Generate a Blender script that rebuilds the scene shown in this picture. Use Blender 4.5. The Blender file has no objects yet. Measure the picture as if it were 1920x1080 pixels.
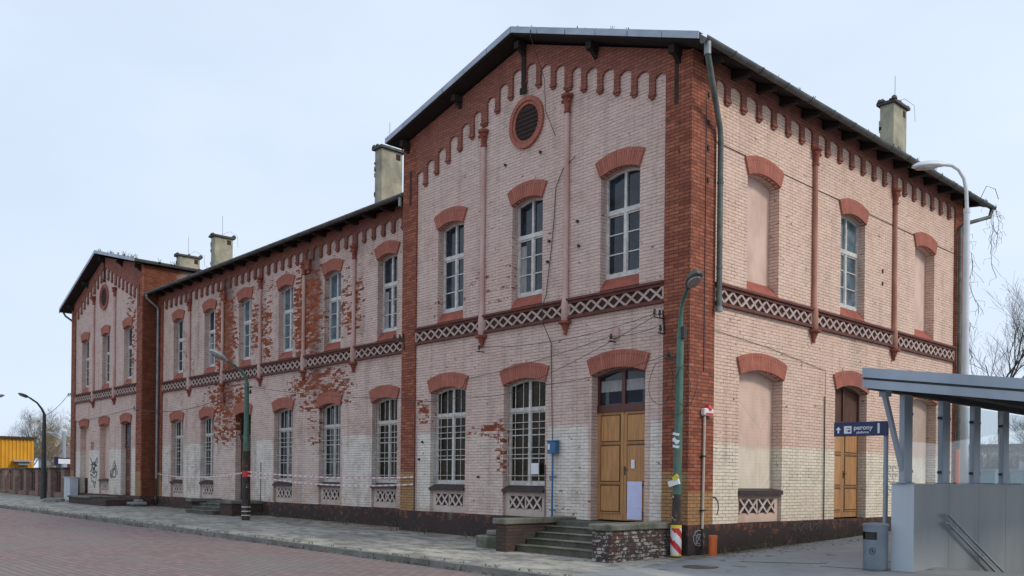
import bpy, bmesh, math, random
from mathutils import Vector, Matrix
R = math.radians
sc = bpy.context.scene
COL = sc.collection
rnd = random.Random(7)

# ------------------------------------------------------------------ materials
MATS = {}
class NT:
    def __init__(s, name):
        s.m = bpy.data.materials.new(name); s.m.use_nodes = True
        s.t = s.m.node_tree; s.t.nodes.clear()
        s.out = s.n('ShaderNodeOutputMaterial'); s.b = s.n('ShaderNodeBsdfPrincipled')
        s.l(s.b.outputs[0], s.out.inputs[0]); MATS[name] = s.m
    def n(s, typ, **kw):
        nd = s.t.nodes.new(typ)
        for k, v in kw.items(): setattr(nd, k, v)
        return nd
    def l(s, a, b): s.t.links.new(a, b)
    def put(s, sock, v):
        if isinstance(v, bpy.types.NodeSocket): s.l(v, sock)
        elif isinstance(v, (tuple, list)) and len(v) == 3 and sock.type == 'RGBA': sock.default_value = (*v, 1)
        else: sock.default_value = v
    def math(s, op, a, b=0.0, c=None, clamp=False):
        nd = s.n('ShaderNodeMath', operation=op, use_clamp=clamp)
        s.put(nd.inputs[0], a); s.put(nd.inputs[1], b)
        if c is not None: s.put(nd.inputs[2], c)
        return nd.outputs[0]
    def mix(s, f, a, b, mode='MIX'):
        nd = s.n('ShaderNodeMix', data_type='RGBA', blend_type=mode)
        s.put(nd.inputs['Factor'], f); s.put(nd.inputs[6], a); s.put(nd.inputs[7], b)
        return nd.outputs[2]
    def coord(s, kind='Object'):
        return s.n('ShaderNodeTexCoord').outputs[kind]
    def mapping(s, v, scale=(1,1,1), rot=(0,0,0), loc=(0,0,0)):
        nd = s.n('ShaderNodeMapping'); s.l(v, nd.inputs[0])
        nd.inputs['Scale'].default_value = scale; nd.inputs['Rotation'].default_value = rot
        nd.inputs['Location'].default_value = loc
        return nd.outputs[0]
    def noise(s, v, scale, detail=4, rough=.55):
        nd = s.n('ShaderNodeTexNoise'); s.l(v, nd.inputs['Vector'])
        nd.inputs['Scale'].default_value = scale; nd.inputs['Detail'].default_value = detail
        nd.inputs['Roughness'].default_value = rough
        return nd.outputs['Fac']
    def ramp(s, f, stops, interp='LINEAR'):
        nd = s.n('ShaderNodeValToRGB'); s.put(nd.inputs[0], f); cr = nd.color_ramp; cr.interpolation = interp
        while len(cr.elements) < len(stops): cr.elements.new(0.5)
        for e, (p, c) in zip(cr.elements, stops):
            e.position = p; e.color = (*c, 1) if isinstance(c, (tuple, list)) else (c, c, c, 1)
        return nd.outputs[0]
    def rng(s, f, a, b, c=0.0, d=1.0):
        nd = s.n('ShaderNodeMapRange'); s.put(nd.inputs[0], f)
        for i, x in enumerate((a, b, c, d)): nd.inputs[i+1].default_value = x
        return nd.outputs[0]
    def brick(s, v, w, h, mort, c1=(1,1,1), c2=(1,1,1), cm=(0,0,0), smooth=.1, off=.5, bias=0.0):
        nd = s.n('ShaderNodeTexBrick'); s.l(v, nd.inputs['Vector'])
        s.put(nd.inputs['Color1'], c1); s.put(nd.inputs['Color2'], c2); s.put(nd.inputs['Mortar'], cm)
        nd.inputs['Scale'].default_value = 1; nd.inputs['Mortar Size'].default_value = mort
        nd.inputs['Mortar Smooth'].default_value = smooth; nd.inputs['Bias'].default_value = bias
        nd.inputs['Brick Width'].default_value = w; nd.inputs['Row Height'].default_value = h
        nd.offset = off
        return nd
    def bump(s, h, strength=.4, dist=.01):
        nd = s.n('ShaderNodeBump'); s.put(nd.inputs['Height'], h)
        nd.inputs['Strength'].default_value = strength; nd.inputs['Distance'].default_value = dist
        s.l(nd.outputs[0], s.b.inputs['Normal'])
    def fin(s, col, rough=.8, metal=0.0, spec=None):
        s.put(s.b.inputs['Base Color'], col); s.put(s.b.inputs['Roughness'], rough)
        s.b.inputs['Metallic'].default_value = metal
        if spec is not None: s.b.inputs['Specular IOR Level'].default_value = spec
        return s.m

def simple(name, c1, c2=None, scale=3.0, rough=.7, metal=0.0, bump=0.0, stretch=(1,1,1), detail=5, lo=.35, hi=.65, spec=None):
    t = NT(name)
    if c2 is None: c2 = tuple(x*.75 for x in c1)
    v = t.mapping(t.coord(), stretch)
    f = t.noise(v, scale, detail, .6)
    c = t.mix(t.rng(f, lo, hi), c1, c2)
    if bump: t.bump(f, bump, .02)
    return t.fin(c, rough, metal, spec)

PINK = (.635, .462, .400); WHITE = (.75, .69, .615); PEACH = (.70, .488, .382); CREAM = (.79, .71, .575)
BRICKRED = (.37, .122, .070); PAINTRED = (.31, .118, .082)

def painted_wall(name, upper, lower, zb, whites, blobs, axis='X', seed=0.0, ochre=.6, wet=(), upj=.75, dirt=1.0):
    t = NT(name)
    uv = t.coord('UV'); ob = t.coord('Object')
    sep = t.n('ShaderNodeSeparateXYZ'); t.l(ob, sep.inputs[0])
    X = sep.outputs[axis]; Z = sep.outputs['Z']
    # courses wobble a little so that joints are not ruled lines
    wn = t.n('ShaderNodeTexNoise'); t.l(ob, wn.inputs['Vector']); wn.inputs['Scale'].default_value = 1.7
    wob = t.n('ShaderNodeVectorMath', operation='MULTIPLY_ADD'); t.l(wn.outputs['Color'], wob.inputs[0])
    wob.inputs[1].default_value = (.014, .014, 0); t.l(uv, wob.inputs[2])
    v = wob.outputs[0]
    b = t.brick(v, .26, .077, .009, smooth=.35, bias=0)
    rb = t.brick(v, .26, .077, .0, c1=(0,0,0), c2=(1,1,1), cm=(.5,.5,.5))   # random grey per brick
    rnd_b = rb.outputs['Color']
    mort = b.outputs['Fac']
    big = t.noise(t.mapping(ob, (1,1,1), (0,0,0), (seed, seed, 0)), .55, 5, .6)
    mid = t.noise(ob, 3.2, 6, .65)
    fine = t.noise(ob, 26, 3, .6)
    streak = t.noise(t.mapping(ob, (2.2, 2.2, .22)), 1.6, 5, .65)
    up = t.mix(t.rng(big, .38, .66), upper, tuple(a*.86+b*.14 for a, b in zip(upper, (.78,.70,.64))))
    up = t.mix(t.math('MULTIPLY', t.rng(mid, .52, .72), .28), up, tuple(x*.72 for x in upper))
    lowc = t.mix(t.math('MULTIPLY', t.rng(mid, .46, .75), .40), lower, tuple(x*.74 for x in lower))
    # lower coat of lighter paint, in strips
    if whites is None: strip = 1.0
    else:
        lo, hi = -42.0, 1.0
        stops = [(0.0, 0.0)]
        for a, bb, k in whites:
            stops.append(((a-lo)/(hi-lo), k)); stops.append(((bb-lo)/(hi-lo), 0.0))
        strip = t.ramp(t.rng(X, lo, hi), stops, 'CONSTANT')
    edge = t.math('ADD', Z, t.math('MULTIPLY', t.math('SUBTRACT', mid, .5), .14))
    low = t.math('MULTIPLY', t.math('MULTIPLY', t.rng(edge, zb+.05, zb-.02), strip), t.rng(mid, .36, .48, .90, 1.0))
    c = t.mix(low, up, lowc)
    # ochre damp towards the foot of the wall, in stains
    och = t.math('MULTIPLY', t.rng(Z, .45, -.95), t.rng(t.noise(ob, 1.5, 5, .7), .47, .66))
    c = t.mix(t.math('MULTIPLY', och, ochre), c, (.45, .26, .13))
    # per-brick tint, soot streaks
    c = t.mix(1.0, c, t.rng(rnd_b, .2, .8, .93, 1.03), 'MULTIPLY')
    dn = t.noise(t.mapping(ob, (1, 1, 1.3)), 1.15, 6, .72)
    c = t.mix(t.math('MULTIPLY', t.rng(dn, .50, .70), .34*dirt), c, (.27, .18, .15))
    c = t.mix(t.math('MULTIPLY', t.rng(dn, .46, .32), .40), c, tuple(min(.8, x*.75+.17) for x in upper))
    c = t.mix(t.math('MULTIPLY', t.rng(streak, .52, .74), .42*dirt), c, (.21, .15, .13))
    # bare bricks where the paint has come off
    for (x0, hw, za, zb2) in wet:
        dx = t.math('ABSOLUTE', t.math('MULTIPLY_ADD', X, 1/hw, -x0/hw))
        wv_ = t.math('MULTIPLY', t.rng(t.math('ADD', dx, t.math('MULTIPLY', t.math('SUBTRACT', mid, .5), 1.6)), 1.0, .3), t.rng(Z, za, zb2))
        c = t.mix(t.math('MULTIPLY', wv_, .75), c, (.13, .095, .085))
    acc = None
    for (x0, z0, hx, hz, k) in blobs:
        dx = t.math('ABSOLUTE', t.math('MULTIPLY_ADD', X, 1/hx, -x0/hx))
        dz = t.math('ABSOLUTE', t.math('MULTIPLY_ADD', Z, 1/hz, -z0/hz))
        d = t.math('SUBTRACT', 1.0, t.math('POWER', t.math('ADD', t.math('POWER', dx, 3), t.math('POWER', dz, 3)), .33))
        d = t.math('MINIMUM', t.math('MULTIPLY', t.math('MAXIMUM', d, 0.0), 2.2*k), k)
        acc = d if acc is None else t.math('MAXIMUM', acc, d)
    pn = t.noise(t.mapping(ob, (1, 1, 2.0)), 5.5, 7, .78)
    h = t.math('ADD', t.math('MULTIPLY', pn, .95), t.math('MULTIPLY', rnd_b, .26))
    base = .165
    st = t.math('ADD', acc, base) if acc is not None else base
    peel = t.rng(t.math('ADD', h, st), .955, .985)
    bare = t.mix(rnd_b, (.42, .105, .032), (.22, .05, .022))
    bare = t.mix(t.rng(pn, .55, .75), bare, (.13, .035, .02))
    bare = t.mix(t.math('MULTIPLY', t.rng(t.noise(ob, 7.5, 4, .7), .56, .66), .7), bare, (.50, .15, .05))
    bare = t.mix(t.math('MULTIPLY', t.rng(fine, .5, .7), .6), bare, (.10, .035, .022))
    c = t.mix(peel, c, bare)
    # joints: bed joints read much darker than the upright ones
    sv = t.n('ShaderNodeSeparateXYZ'); t.l(v, sv.inputs[0])
    fr = t.math('FRACT', t.math('DIVIDE', sv.outputs[1], .077))
    fr = t.math('ABSOLUTE', t.math('SUBTRACT', fr, .5))
    hl = t.math('MULTIPLY', t.rng(fr, .36, .455), t.rng(t.noise(t.mapping(ob, (1.2, 1.2, 5)), 2.2, 6, .75), .40, .58, .22, 1.0))
    jm = t.math('MULTIPLY', mort, t.rng(t.noise(ob, 2.3, 4, .7), .34, .66, .10, .75))
    jm = t.math('MAXIMUM', t.math('MULTIPLY', jm, upj), t.math('MULTIPLY', hl, .82))
    c = t.mix(jm, c, t.mix(peel, tuple(x*.22 for x in upper), (.075, .045, .03)))
    c = t.mix(t.rng(fine, .68, .80), c, (.16, .10, .085))
    c = t.mix(t.math('MULTIPLY', t.rng(t.noise(ob, 9, 5, .75), .60, .70), .45), c, tuple(x*.50 for x in upper))
    hgt = t.math('ADD', t.math('MULTIPLY', mort, -1.0), t.math('MULTIPLY', fine, .5))
    hgt = t.math('ADD', hgt, t.math('MULTIPLY', peel, -.9))
    t.bump(hgt, .55, .012)
    return t.fin(c, .85, spec=.25)

def brickmat(name, c1, c2, cm, w=.26, h=.077, m=.009, rough=.85, tan=False, zlow=None, clow=None, jig=.25, axis_noise=3.0, dark=.35):
    t = NT(name); uv = t.coord('UV'); ob = t.coord('Object')
    b = t.brick(uv, w, h, m, c1=c1, c2=c2, cm=cm, smooth=.25)
    c = b.outputs['Color']
    n = t.noise(ob, axis_noise, 6, .65); f = t.noise(ob, 30, 3)
    c = t.mix(t.math('MULTIPLY', t.rng(n, .45, .75), dark), c, tuple(x*.35 for x in c1))
    c = t.mix(t.math('MULTIPLY', t.rng(n, .28, .46, 1, 0), .35), c, tuple(min(1, x*1.25+.02) for x in c1))
    if zlow is not None:
        sep = t.n('ShaderNodeSeparateXYZ'); t.l(ob, sep.inputs[0])
        X, Y, Z = sep.outputs
        ge = t.n('ShaderNodeNewGeometry'); sn = t.n('ShaderNodeSeparateXYZ'); t.l(ge.outputs['True Normal'], sn.inputs[0])
        lim = t.math('MULTIPLY_ADD', t.math('GREATER_THAN', t.math('ABSOLUTE', sn.outputs[0]), .5), -.42, zlow)
        low = t.math('LESS_THAN', Z, lim)
        bl = t.brick(uv, w, h, m, c1=clow, c2=tuple(x*.8 for x in clow), cm=(.12, .07, .04), smooth=.25)
        c = t.mix(low, c, t.mix(t.math('MULTIPLY', t.rng(n, .4, .7), .5), bl.outputs['Color'], tuple(x*.55 for x in clow)))
    if tan:
        sep = t.n('ShaderNodeSeparateXYZ'); t.l(ob, sep.inputs[0])
        k = t.rng(t.math('ADD', sep.outputs['Y'], t.math('MULTIPLY', t.math('SUBTRACT', n, .5), 2.2)), 1.5, 1.9)
        c = t.mix(k, c, t.mix(t.rng(n, .4, .65), (.36, .27, .21), (.26, .17, .12)))
    t.bump(t.math('ADD', t.math('MULTIPLY', b.outputs['Fac'], -1.0), t.math('MULTIPLY', f, .5)), .55, .012)
    return t.fin(c, rough, spec=.25)

WH_F = [(-41.0,-39.95,.9), (-38.5,-36.85,1), (-36.7,-35.3,.5), (-35.3,-33.75,1), (-32.4,-31.5,1), (-30.5,-29.45,.9),
        (-27.95,-26.2,1), (-24.8,-22.95,.35), (-21.4,-19.7,1), (-18.1,-16.4,.35), (-14.85,-13.1,.95), (-11.55,-10.4,.8),
        (-9.66,-9.02,1), (-7.36,-5.92,.32), (-4.28,-2.95,1), (-1.15,-.6,1)]
BL_C = [(-17.2,6.0,1.35,2.0,.29), (-20.35,5.7,.7,1.6,.22), (-23.95,5.8,1.5,2.3,.265), (-14.3,5.8,1.0,1.2,.21), (-21.2,5.9,.5,1.3,.21),
        (-16.4,3.1,2.7,1.0,.215), (-23.8,2.7,2.6,1.7,.235), (-16.1,1.8,1.3,1.1,.15), (-17.2,4.5,1.0,.9,.20), (-19.5,7.2,8,.6,.10), (-28,5.5,1.5,2,.07)]
BL_W = [(-6.6,1.32,1.2,.25,.20), (-5.95,.9,.25,.9,.17), (-9.3,1.9,.4,.5,.22), (-32.5,6.8,.9,2.6,.20), (-6.3,5.2,1.3,.8,.07), (-8.2,4.9,1.2,.6,.07), (-3,-.7,1.2,.5,.04)]
painted_wall('painted_brick_front', PINK, WHITE, 1.31, [q for q in WH_F if q[0] < -30.9 or q[0] > -10.4], BL_W, seed=1)
painted_wall('painted_brick_centre', PINK, WHITE, 1.42, [q for q in WH_F if -30.9 < q[0] < -10.4], BL_C, seed=5, wet=[(-17.1, .42, 4.6, 7.2), (-23.9, .42, 4.4, 7.0), (-23.6, .7, 1.6, 3.4), (-16.6, .5, 2.6, 3.6)], dirt=1.5)
painted_wall('painted_brick_side', PEACH, CREAM, .85, None, [], axis='Y', seed=9, ochre=.25, upj=1.3, dirt=.75)
brickmat('bare_red_brick', BRICKRED, (.21, .060, .036), (.07, .04, .03), zlow=.22, clow=(.43, .24, .11))
brickmat('painted_red_brick', PAINTRED, (.235, .085, .062), (.12, .05, .04), h=.077)
brickmat('voussoir_brick', (.42, .150, .105), (.36, .122, .088), (.20, .07, .05), w=.60, h=.072, m=.008)
brickmat('side_brick', (.24, .070, .036), (.15, .045, .025), (.05, .03, .02), dark=.55, tan=True)
brickmat('fence_brick', (.30, .20, .165), (.23, .14, .115), (.14, .11, .10))
simple('red_paint', (.34, .090, .055), (.25, .062, .042), 5, .8, bump=.2)
simple('dark_red_moulding', (.15, .042, .028), (.085, .03, .022), 6, .8, bump=.25)
simple('sill_dark', (.05, .026, .026), (.03, .02, .02), 6, .6, bump=.2)
simple('lattice_light', (.50, .385, .34), (.38, .265, .235), 5, .85, bump=.2)
simple('lattice_white', (.62, .56, .52), (.5, .40, .34), 5, .85, bump=.2)
simple('recess_dark', (.055, .022, .017), (.03, .014, .012), 6, .9)
simple('column_paint', (.56, .39, .35), (.45, .26, .21), 2.5, .8, bump=.2, stretch=(1,1,.4))
simple('column_red', (.43, .21, .145), (.28, .11, .07), 2.5, .8, bump=.2, stretch=(1,1,.4))
simple('terracotta', (.30, .085, .05), (.17, .042, .028), 7, .8, bump=.3)
simple('blind_pink', (.66, .475, .395), (.53, .37, .30), 1.6, .85, bump=.3, detail=8, lo=.42, hi=.62, stretch=(1,1,.6))
simple('plaster_panel', (.60, .50, .45), (.48, .38, .32), 3, .85, bump=.2)
simple('window_white', (.66, .65, .62), (.45, .42, .38), 8, .55, bump=.1)
simple('grille_white', (.66, .65, .62), (.42, .35, .28), 12, .55)
simple('glass_blue', (.024, .040, .058), (.006, .009, .012), 2.2, .05, spec=.5, detail=5)
simple('glass_brown', (.045, .031, .016), (.012, .010, .008), 2.2, .2, spec=.15, detail=5)
simple('glass_pale', (.15, .21, .245), (.05, .08, .10), 2.5, .10, spec=.6, detail=5)
simple('curtain', (.36, .36, .35), (.2, .2, .2), 9, .9, stretch=(6,1,.4))
simple('door_ochre', (.50, .245, .085), (.31, .145, .052), 4, .55, bump=.12, stretch=(5,5,.45), detail=8, lo=.40, hi=.70)
simple('door_groove', (.10, .048, .018), (.07, .034, .014), 5, .6)
simple('door_maroon', (.11, .026, .018), (.07, .018, .014), 5, .45)
simple('door_dark', (.07, .035, .022), (.035, .02, .015), 4, .6, stretch=(5,5,.6))
simple('rust_board', (.13, .052, .03), (.06, .028, .02), 4, .8, stretch=(5,5,.6), bump=.2)
simple('roof_felt', (.035, .034, .035), (.055, .05, .048), 2, .9, bump=.3)
simple('soffit_wood', (.026, .015, .011), (.010, .007, .006), 5, .9, stretch=(4,.5,4))
simple('fascia_zinc', (.36, .40, .47), (.27, .31, .37), 3, .45, metal=.3, stretch=(.6,1,1), bump=.05)
simple('gutter_zinc', (.135, .135, .13), (.075, .075, .075), 3, .5, metal=.4)
simple('pipe_zinc', (.26, .27, .27), (.16, .18, .17), 3, .45, metal=.3)
simple('pipe_old', (.12, .15, .13), (.05, .055, .05), 3, .6)
simple('chimney_render', (.42, .385, .28), (.22, .21, .165), 1.8, .9, bump=.25)
simple('chimney_cap', (.11, .105, .095), (.05, .05, .045), 8, .95, bump=.5)
simple('iron_black', (.02, .02, .02), (.035, .025, .02), 8, .6)
simple('cable_black', (.025, .024, .024), (.035, .033, .033), 8, .6)
simple('paper_lilac', (.62, .64, .86), (.54, .56, .80), 5, .7, bump=.3)
simple('paper_shadow', (.50, .51, .74), (.44, .46, .68), 5, .7)
simple('paper_white', (.75, .76, .78), (.65, .66, .70), 6, .7)
simple('blue_enamel', (.03, .14, .29), (.025, .09, .2), 6, .4)
simple('orange_plastic', (.68, .16, .035), (.58, .12, .03), 3, .45)
simple('alarm_red', (.75, .03, .03), (.6, .02, .02), 3, .35)
simple('plastic_white', (.78, .78, .78), (.66, .66, .66), 5, .4)
simple('tube_cream', (.60, .53, .42), (.42, .36, .28), 6, .5, stretch=(1,1,.3))
simple('steel_grey', (.345, .40, .465), (.27, .315, .37), 1.6, .42, metal=.1, bump=.05, detail=7, stretch=(1,1,.5))
simple('steel_lit_end', (.48, .53, .58), (.42, .465, .51), .9, .4, stretch=(1,1,.35), detail=7)  # parapet end: same steel, sky light put into a paler grey
simple('steel_shaded_side', (.31, .335, .35), (.235, .255, .265), .9, .4, metal=.0, bump=.05, stretch=(1,1,.35), detail=7)  # parapet faces: same steel, shade put into a darker grey
simple('bin_grey', (.20, .235, .275), (.155, .185, .22), 3, .4, metal=.1)
simple('cabinet_grey', (.50, .55, .60), (.42, .46, .5), 3, .5)
simple('board_dark', (.012, .016, .032), (.008, .010, .02), 3, .8)
simple('sign_navy', (.010, .018, .085), (.012, .022, .10), 2, .35)
simple('sign_white', (.78, .79, .80), (.72, .73, .75), 2, .45)
simple('lamp_head_grey', (.42, .43, .44), (.30, .31, .32), 5, .45)
simple('lamp_head_dark', (.10, .105, .10), (.06, .062, .06), 5, .5)
simple('lamp_white', (.62, .65, .68), (.52, .55, .58), 1.5, .4)
simple('lamp_lens', (.30, .30, .29), (.2, .2, .2), 9, .2)
simple('pole_dark', (.045, .055, .05), (.03, .033, .03), 5, .6)
simple('yellow_sheet', (.68, .33, .012), (.60, .28, .012), 1.5, .5)
simple('hazy_wall', (.42, .41, .42), (.30, .29, .30), 1, .9)  # grey lightened to put distance haze into the colour
simple('hazy_roof', (.17, .135, .13), (.12, .095, .092), 1, .9)  # roof brown greyed, distance haze mixed into it
simple('rail_white', (.7, .71, .72), (.6, .6, .62), 2, .5)
simple('far_teal', (.12, .26, .32), (.09, .2, .25), 2, .6)
simple('bark', (.075, .066, .060), (.045, .04, .036), 6, .95)
simple('bark_far', (.095, .088, .088), (.065, .06, .06), 2, .95)
simple('willow_twig', (.30, .23, .12), (.22, .17, .10), 2, .95)
simple('dark_brush', (.085, .075, .066), (.05, .046, .042), 3, .95)
simple('moss', (.06, .07, .025), (.035, .04, .018), 6, .95, bump=.5)
simple('dry_grass', (.16, .13, .07), (.09, .08, .045), 6, .95)
simple('spray_black', (.022, .022, .026), (.05, .05, .055), 9, .7)
simple('spray_grey', (.34, .37, .40), (.26, .28, .30), 9, .7)
simple('spray_faint', (.20, .195, .195), (.06, .045, .04), 14, .9)
simple('manhole_rust', (.13, .085, .05), (.07, .05, .035), 9, .7, bump=.4)
simple('joint_dark', (.055, .055, .055), (.09, .09, .088), 5, .9)
simple('stripe_red', (.60, .03, .035), (.5, .025, .03), 5, .5)
simple('stripe_white', (.78, .78, .78), (.66, .66, .66), 5, .5)
simple('stripe_yellow', (.75, .62, .04), (.65, .52, .04), 5, .5)
simple('rubble', (.26, .255, .24), (.15, .15, .14), 5, .95, bump=.5)

def two_tone():
    t = NT('blind_two_tone'); ob = t.coord(); sep = t.n('ShaderNodeSeparateXYZ'); t.l(ob, sep.inputs[0])
    n = t.noise(t.mapping(ob, (1, 1, .6)), 1.6, 8, .65); f = t.noise(ob, 7, 6, .7)
    up = t.mix(t.rng(n, .42, .62), (.68, .485, .395), (.56, .40, .32)); lo = t.mix(t.rng(n, .42, .62), (.74, .66, .54), (.62, .52, .42))
    lo = t.mix(t.rng(t.noise(ob, 1.3, 4), .56, .66), lo, (.60, .58, .44))
    c = t.mix(t.rng(t.math('ADD', sep.outputs['Z'], t.math('MULTIPLY', n, .25)), 1.02, .90), up, lo)
    c = t.mix(t.math('MULTIPLY', t.rng(f, .58, .7), .3), c, (.33, .24, .2))
    crack = t.n('ShaderNodeTexVoronoi', feature='DISTANCE_TO_EDGE'); t.l(t.mapping(ob, (1, 1.0, .55)), crack.inputs['Vector']); crack.inputs['Scale'].default_value = .9
    c = t.mix(t.math('MULTIPLY', t.rng(crack.outputs['Distance'], .006, .0), .5), c, (.2, .14, .12))
    lines = t.math('ABSOLUTE', t.math('SUBTRACT', t.math('FRACT', t.math('DIVIDE', sep.outputs['Z'], .077)), .5))
    c = t.mix(t.math('MULTIPLY', t.rng(lines, .40, .48), .16), c, (.3, .2, .17))
    t.bump(f, .3, .01); return t.fin(c, .85)
two_tone()
def green_pole_mat():
    t = NT('pole_green'); ob = t.coord()
    sep = t.n('ShaderNodeSeparateXYZ'); t.l(ob, sep.inputs[0])
    n = t.noise(t.mapping(ob, (3, 3, 1)), 3.0, 6, .7)
    c = t.mix(t.rng(n, .40, .62), (.066, .165, .125), (.04, .10, .075))
    c = t.mix(t.rng(t.noise(t.mapping(ob, (2,2,.6)), 6, 5), .60, .68), c, (.19, .075, .03))
    t.bump(n, .2, .01)
    return t.fin(c, .5)
green_pole_mat()

def tar_pole_mat():     # lower shaft: tar, rust and rags of old posters
    t = NT('pole_tar'); ob = t.coord()
    n = t.noise(t.mapping(ob, (4, 4, 1.3)), 2.5, 6, .7)
    c = t.mix(t.rng(n, .45, .6), (.02, .02, .02), (.10, .045, .025))
    c = t.mix(t.rng(t.noise(ob, 7, 4), .63, .68), c, (.45, .42, .36))
    return t.fin(c, .7)
tar_pole_mat()

def plinth_mat():
    t = NT('plinth_render'); ob = t.coord(); uv = t.coord('UV')
    n1 = t.noise(ob, 1.3, 6, .7); n2 = t.noise(ob, 5, 6, .7); n3 = t.noise(ob, 22, 4, .6)
    c = t.mix(t.rng(n1, .35, .65), (.055, .032, .030), (.035, .027, .024))
    b = t.brick(uv, .26, .077, .01, c1=(.25, .075, .042), c2=(.12, .045, .032), cm=(.06, .045, .038))
    sep = t.n('ShaderNodeSeparateXYZ'); t.l(ob, sep.inputs[0])
    top = t.math('MULTIPLY', t.rng(sep.outputs['Z'], -1.25, -.98), .11)
    c = t.mix(t.rng(t.math('ADD', n2, top), .60, .66), c, b.outputs['Color'])
    c = t.mix(t.rng(t.noise(ob, 2.6, 6, .75), .60, .70), c, (.15, .145, .13))
    c = t.mix(t.rng(n1, .60, .72), c, (.045, .05, .022))
    t.bump(t.math('ADD', n2, t.math('MULTIPLY', n3, .5)), .6, .03)
    return t.fin(c, .95)
plinth_mat()

def weathered_block(name, spots=(.50, .46, .43), thr=.55):   # old brick block with flaking whitewash
    t = NT(name); ob = t.coord(); uv = t.coord('UV')
    b = t.brick(uv, .26, .077, .011, c1=(.11, .045, .035), c2=(.06, .035, .03), cm=(.035, .03, .027))
    n = t.noise(ob, 2.2, 6, .7); m = t.noise(t.mapping(ob, (1, 1, 1.6)), 6, 8, .8)
    c = t.mix(t.rng(n, .45, .62), b.outputs['Color'], (.055, .05, .042))
    w = t.math('ADD', m, t.math('MULTIPLY', t.math('SUBTRACT', n, .5), .5))
    c = t.mix(t.math('MULTIPLY', t.rng(w, thr, thr+.05), t.math('SUBTRACT', 1.0, b.outputs['Fac'])), c, spots)
    t.bump(t.math('SUBTRACT', m, b.outputs['Fac']), .6, .02)
    return t.fin(c, .95)
weathered_block('block_flaking', (.44, .40, .37), .51); weathered_block('block_dark', (.22, .15, .12), .62)

def concrete(name, a, b, moss=.0, scale=2.0):
    t = NT(name); ob = t.coord()
    n = t.noise(ob, scale, 7, .7); f = t.noise(ob, 14, 5, .7)
    c = t.mix(t.rng(n, .34, .66), a, b)
    c = t.mix(t.math('MULTIPLY', t.rng(f, .52, .68), .5), c, tuple(x*.5 for x in b))
    if moss: c = t.mix(t.math('MULTIPLY', t.rng(t.noise(ob, 1.1, 6, .7), .5, .62), moss), c, (.055, .06, .025))
    t.bump(t.math('ADD', n, t.math('MULTIPLY', f, .6)), .5, .02)
    return t.fin(c, .93)
concrete('step_concrete', (.135, .13, .11), (.06, .06, .048), .8)
concrete('cap_concrete', (.21, .205, .175), (.095, .095, .075), .8)
concrete('kerb_stone', (.25, .245, .225), (.14, .14, .125), .4)

def pave_mat():
    t = NT('old_slabs'); ob = t.coord()
    warp = t.n('ShaderNodeTexNoise'); t.l(ob, warp.inputs['Vector']); warp.inputs['Scale'].default_value = .9
    wv = t.n('ShaderNodeVectorMath', operation='MULTIPLY_ADD'); t.l(warp.outputs['Color'], wv.inputs[0])
    wv.inputs[1].default_value = (.10, .10, 0); t.l(ob, wv.inputs[2])
    b = t.brick(wv.outputs[0], .5, .5, .012, c1=(.36, .35, .315), c2=(.27, .265, .24), cm=(.10, .098, .085), smooth=.3)
    big = t.noise(t.mapping(ob, (.5, 1.4, 1)), .75, 6, .7); mid = t.noise(t.mapping(ob, (.6, 1, 1)), 2.8, 7, .75); f = t.noise(ob, 17, 5, .7)
    c = b.outputs['Color']
    c = t.mix(t.rng(big, .42, .56), c, (.47, .44, .375))
    c = t.mix(t.math('MULTIPLY', t.rng(mid, .46, .60), .85), c, (.145, .142, .125))
    c = t.mix(t.math('MULTIPLY', t.rng(f, .56, .70), .7), c, (.085, .08, .068))
    sep = t.n('ShaderNodeSeparateXYZ'); t.l(ob, sep.inputs[0])
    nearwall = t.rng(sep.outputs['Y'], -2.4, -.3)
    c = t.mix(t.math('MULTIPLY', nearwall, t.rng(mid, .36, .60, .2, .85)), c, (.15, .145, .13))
    c = t.mix(t.math('MULTIPLY', t.rng(sep.outputs['Y'], -.9, .35), t.rng(t.noise(ob, 1.9, 5, .7), .50, .60)), c, (.30, .15, .10))
    c = t.mix(t.math('MULTIPLY', t.rng(sep.outputs['Y'], -1.3, -.2), t.rng(t.noise(ob, 2.9, 5, .7), .56, .64)), c, (.055, .055, .03))
    t.bump(t.math('ADD', t.math('MULTIPLY', b.outputs['Fac'], -1.0), t.math('MULTIPLY', t.math('ADD', mid, f), 1.0)), .6, .025)
    return t.fin(c, .93)
pave_mat()

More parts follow.
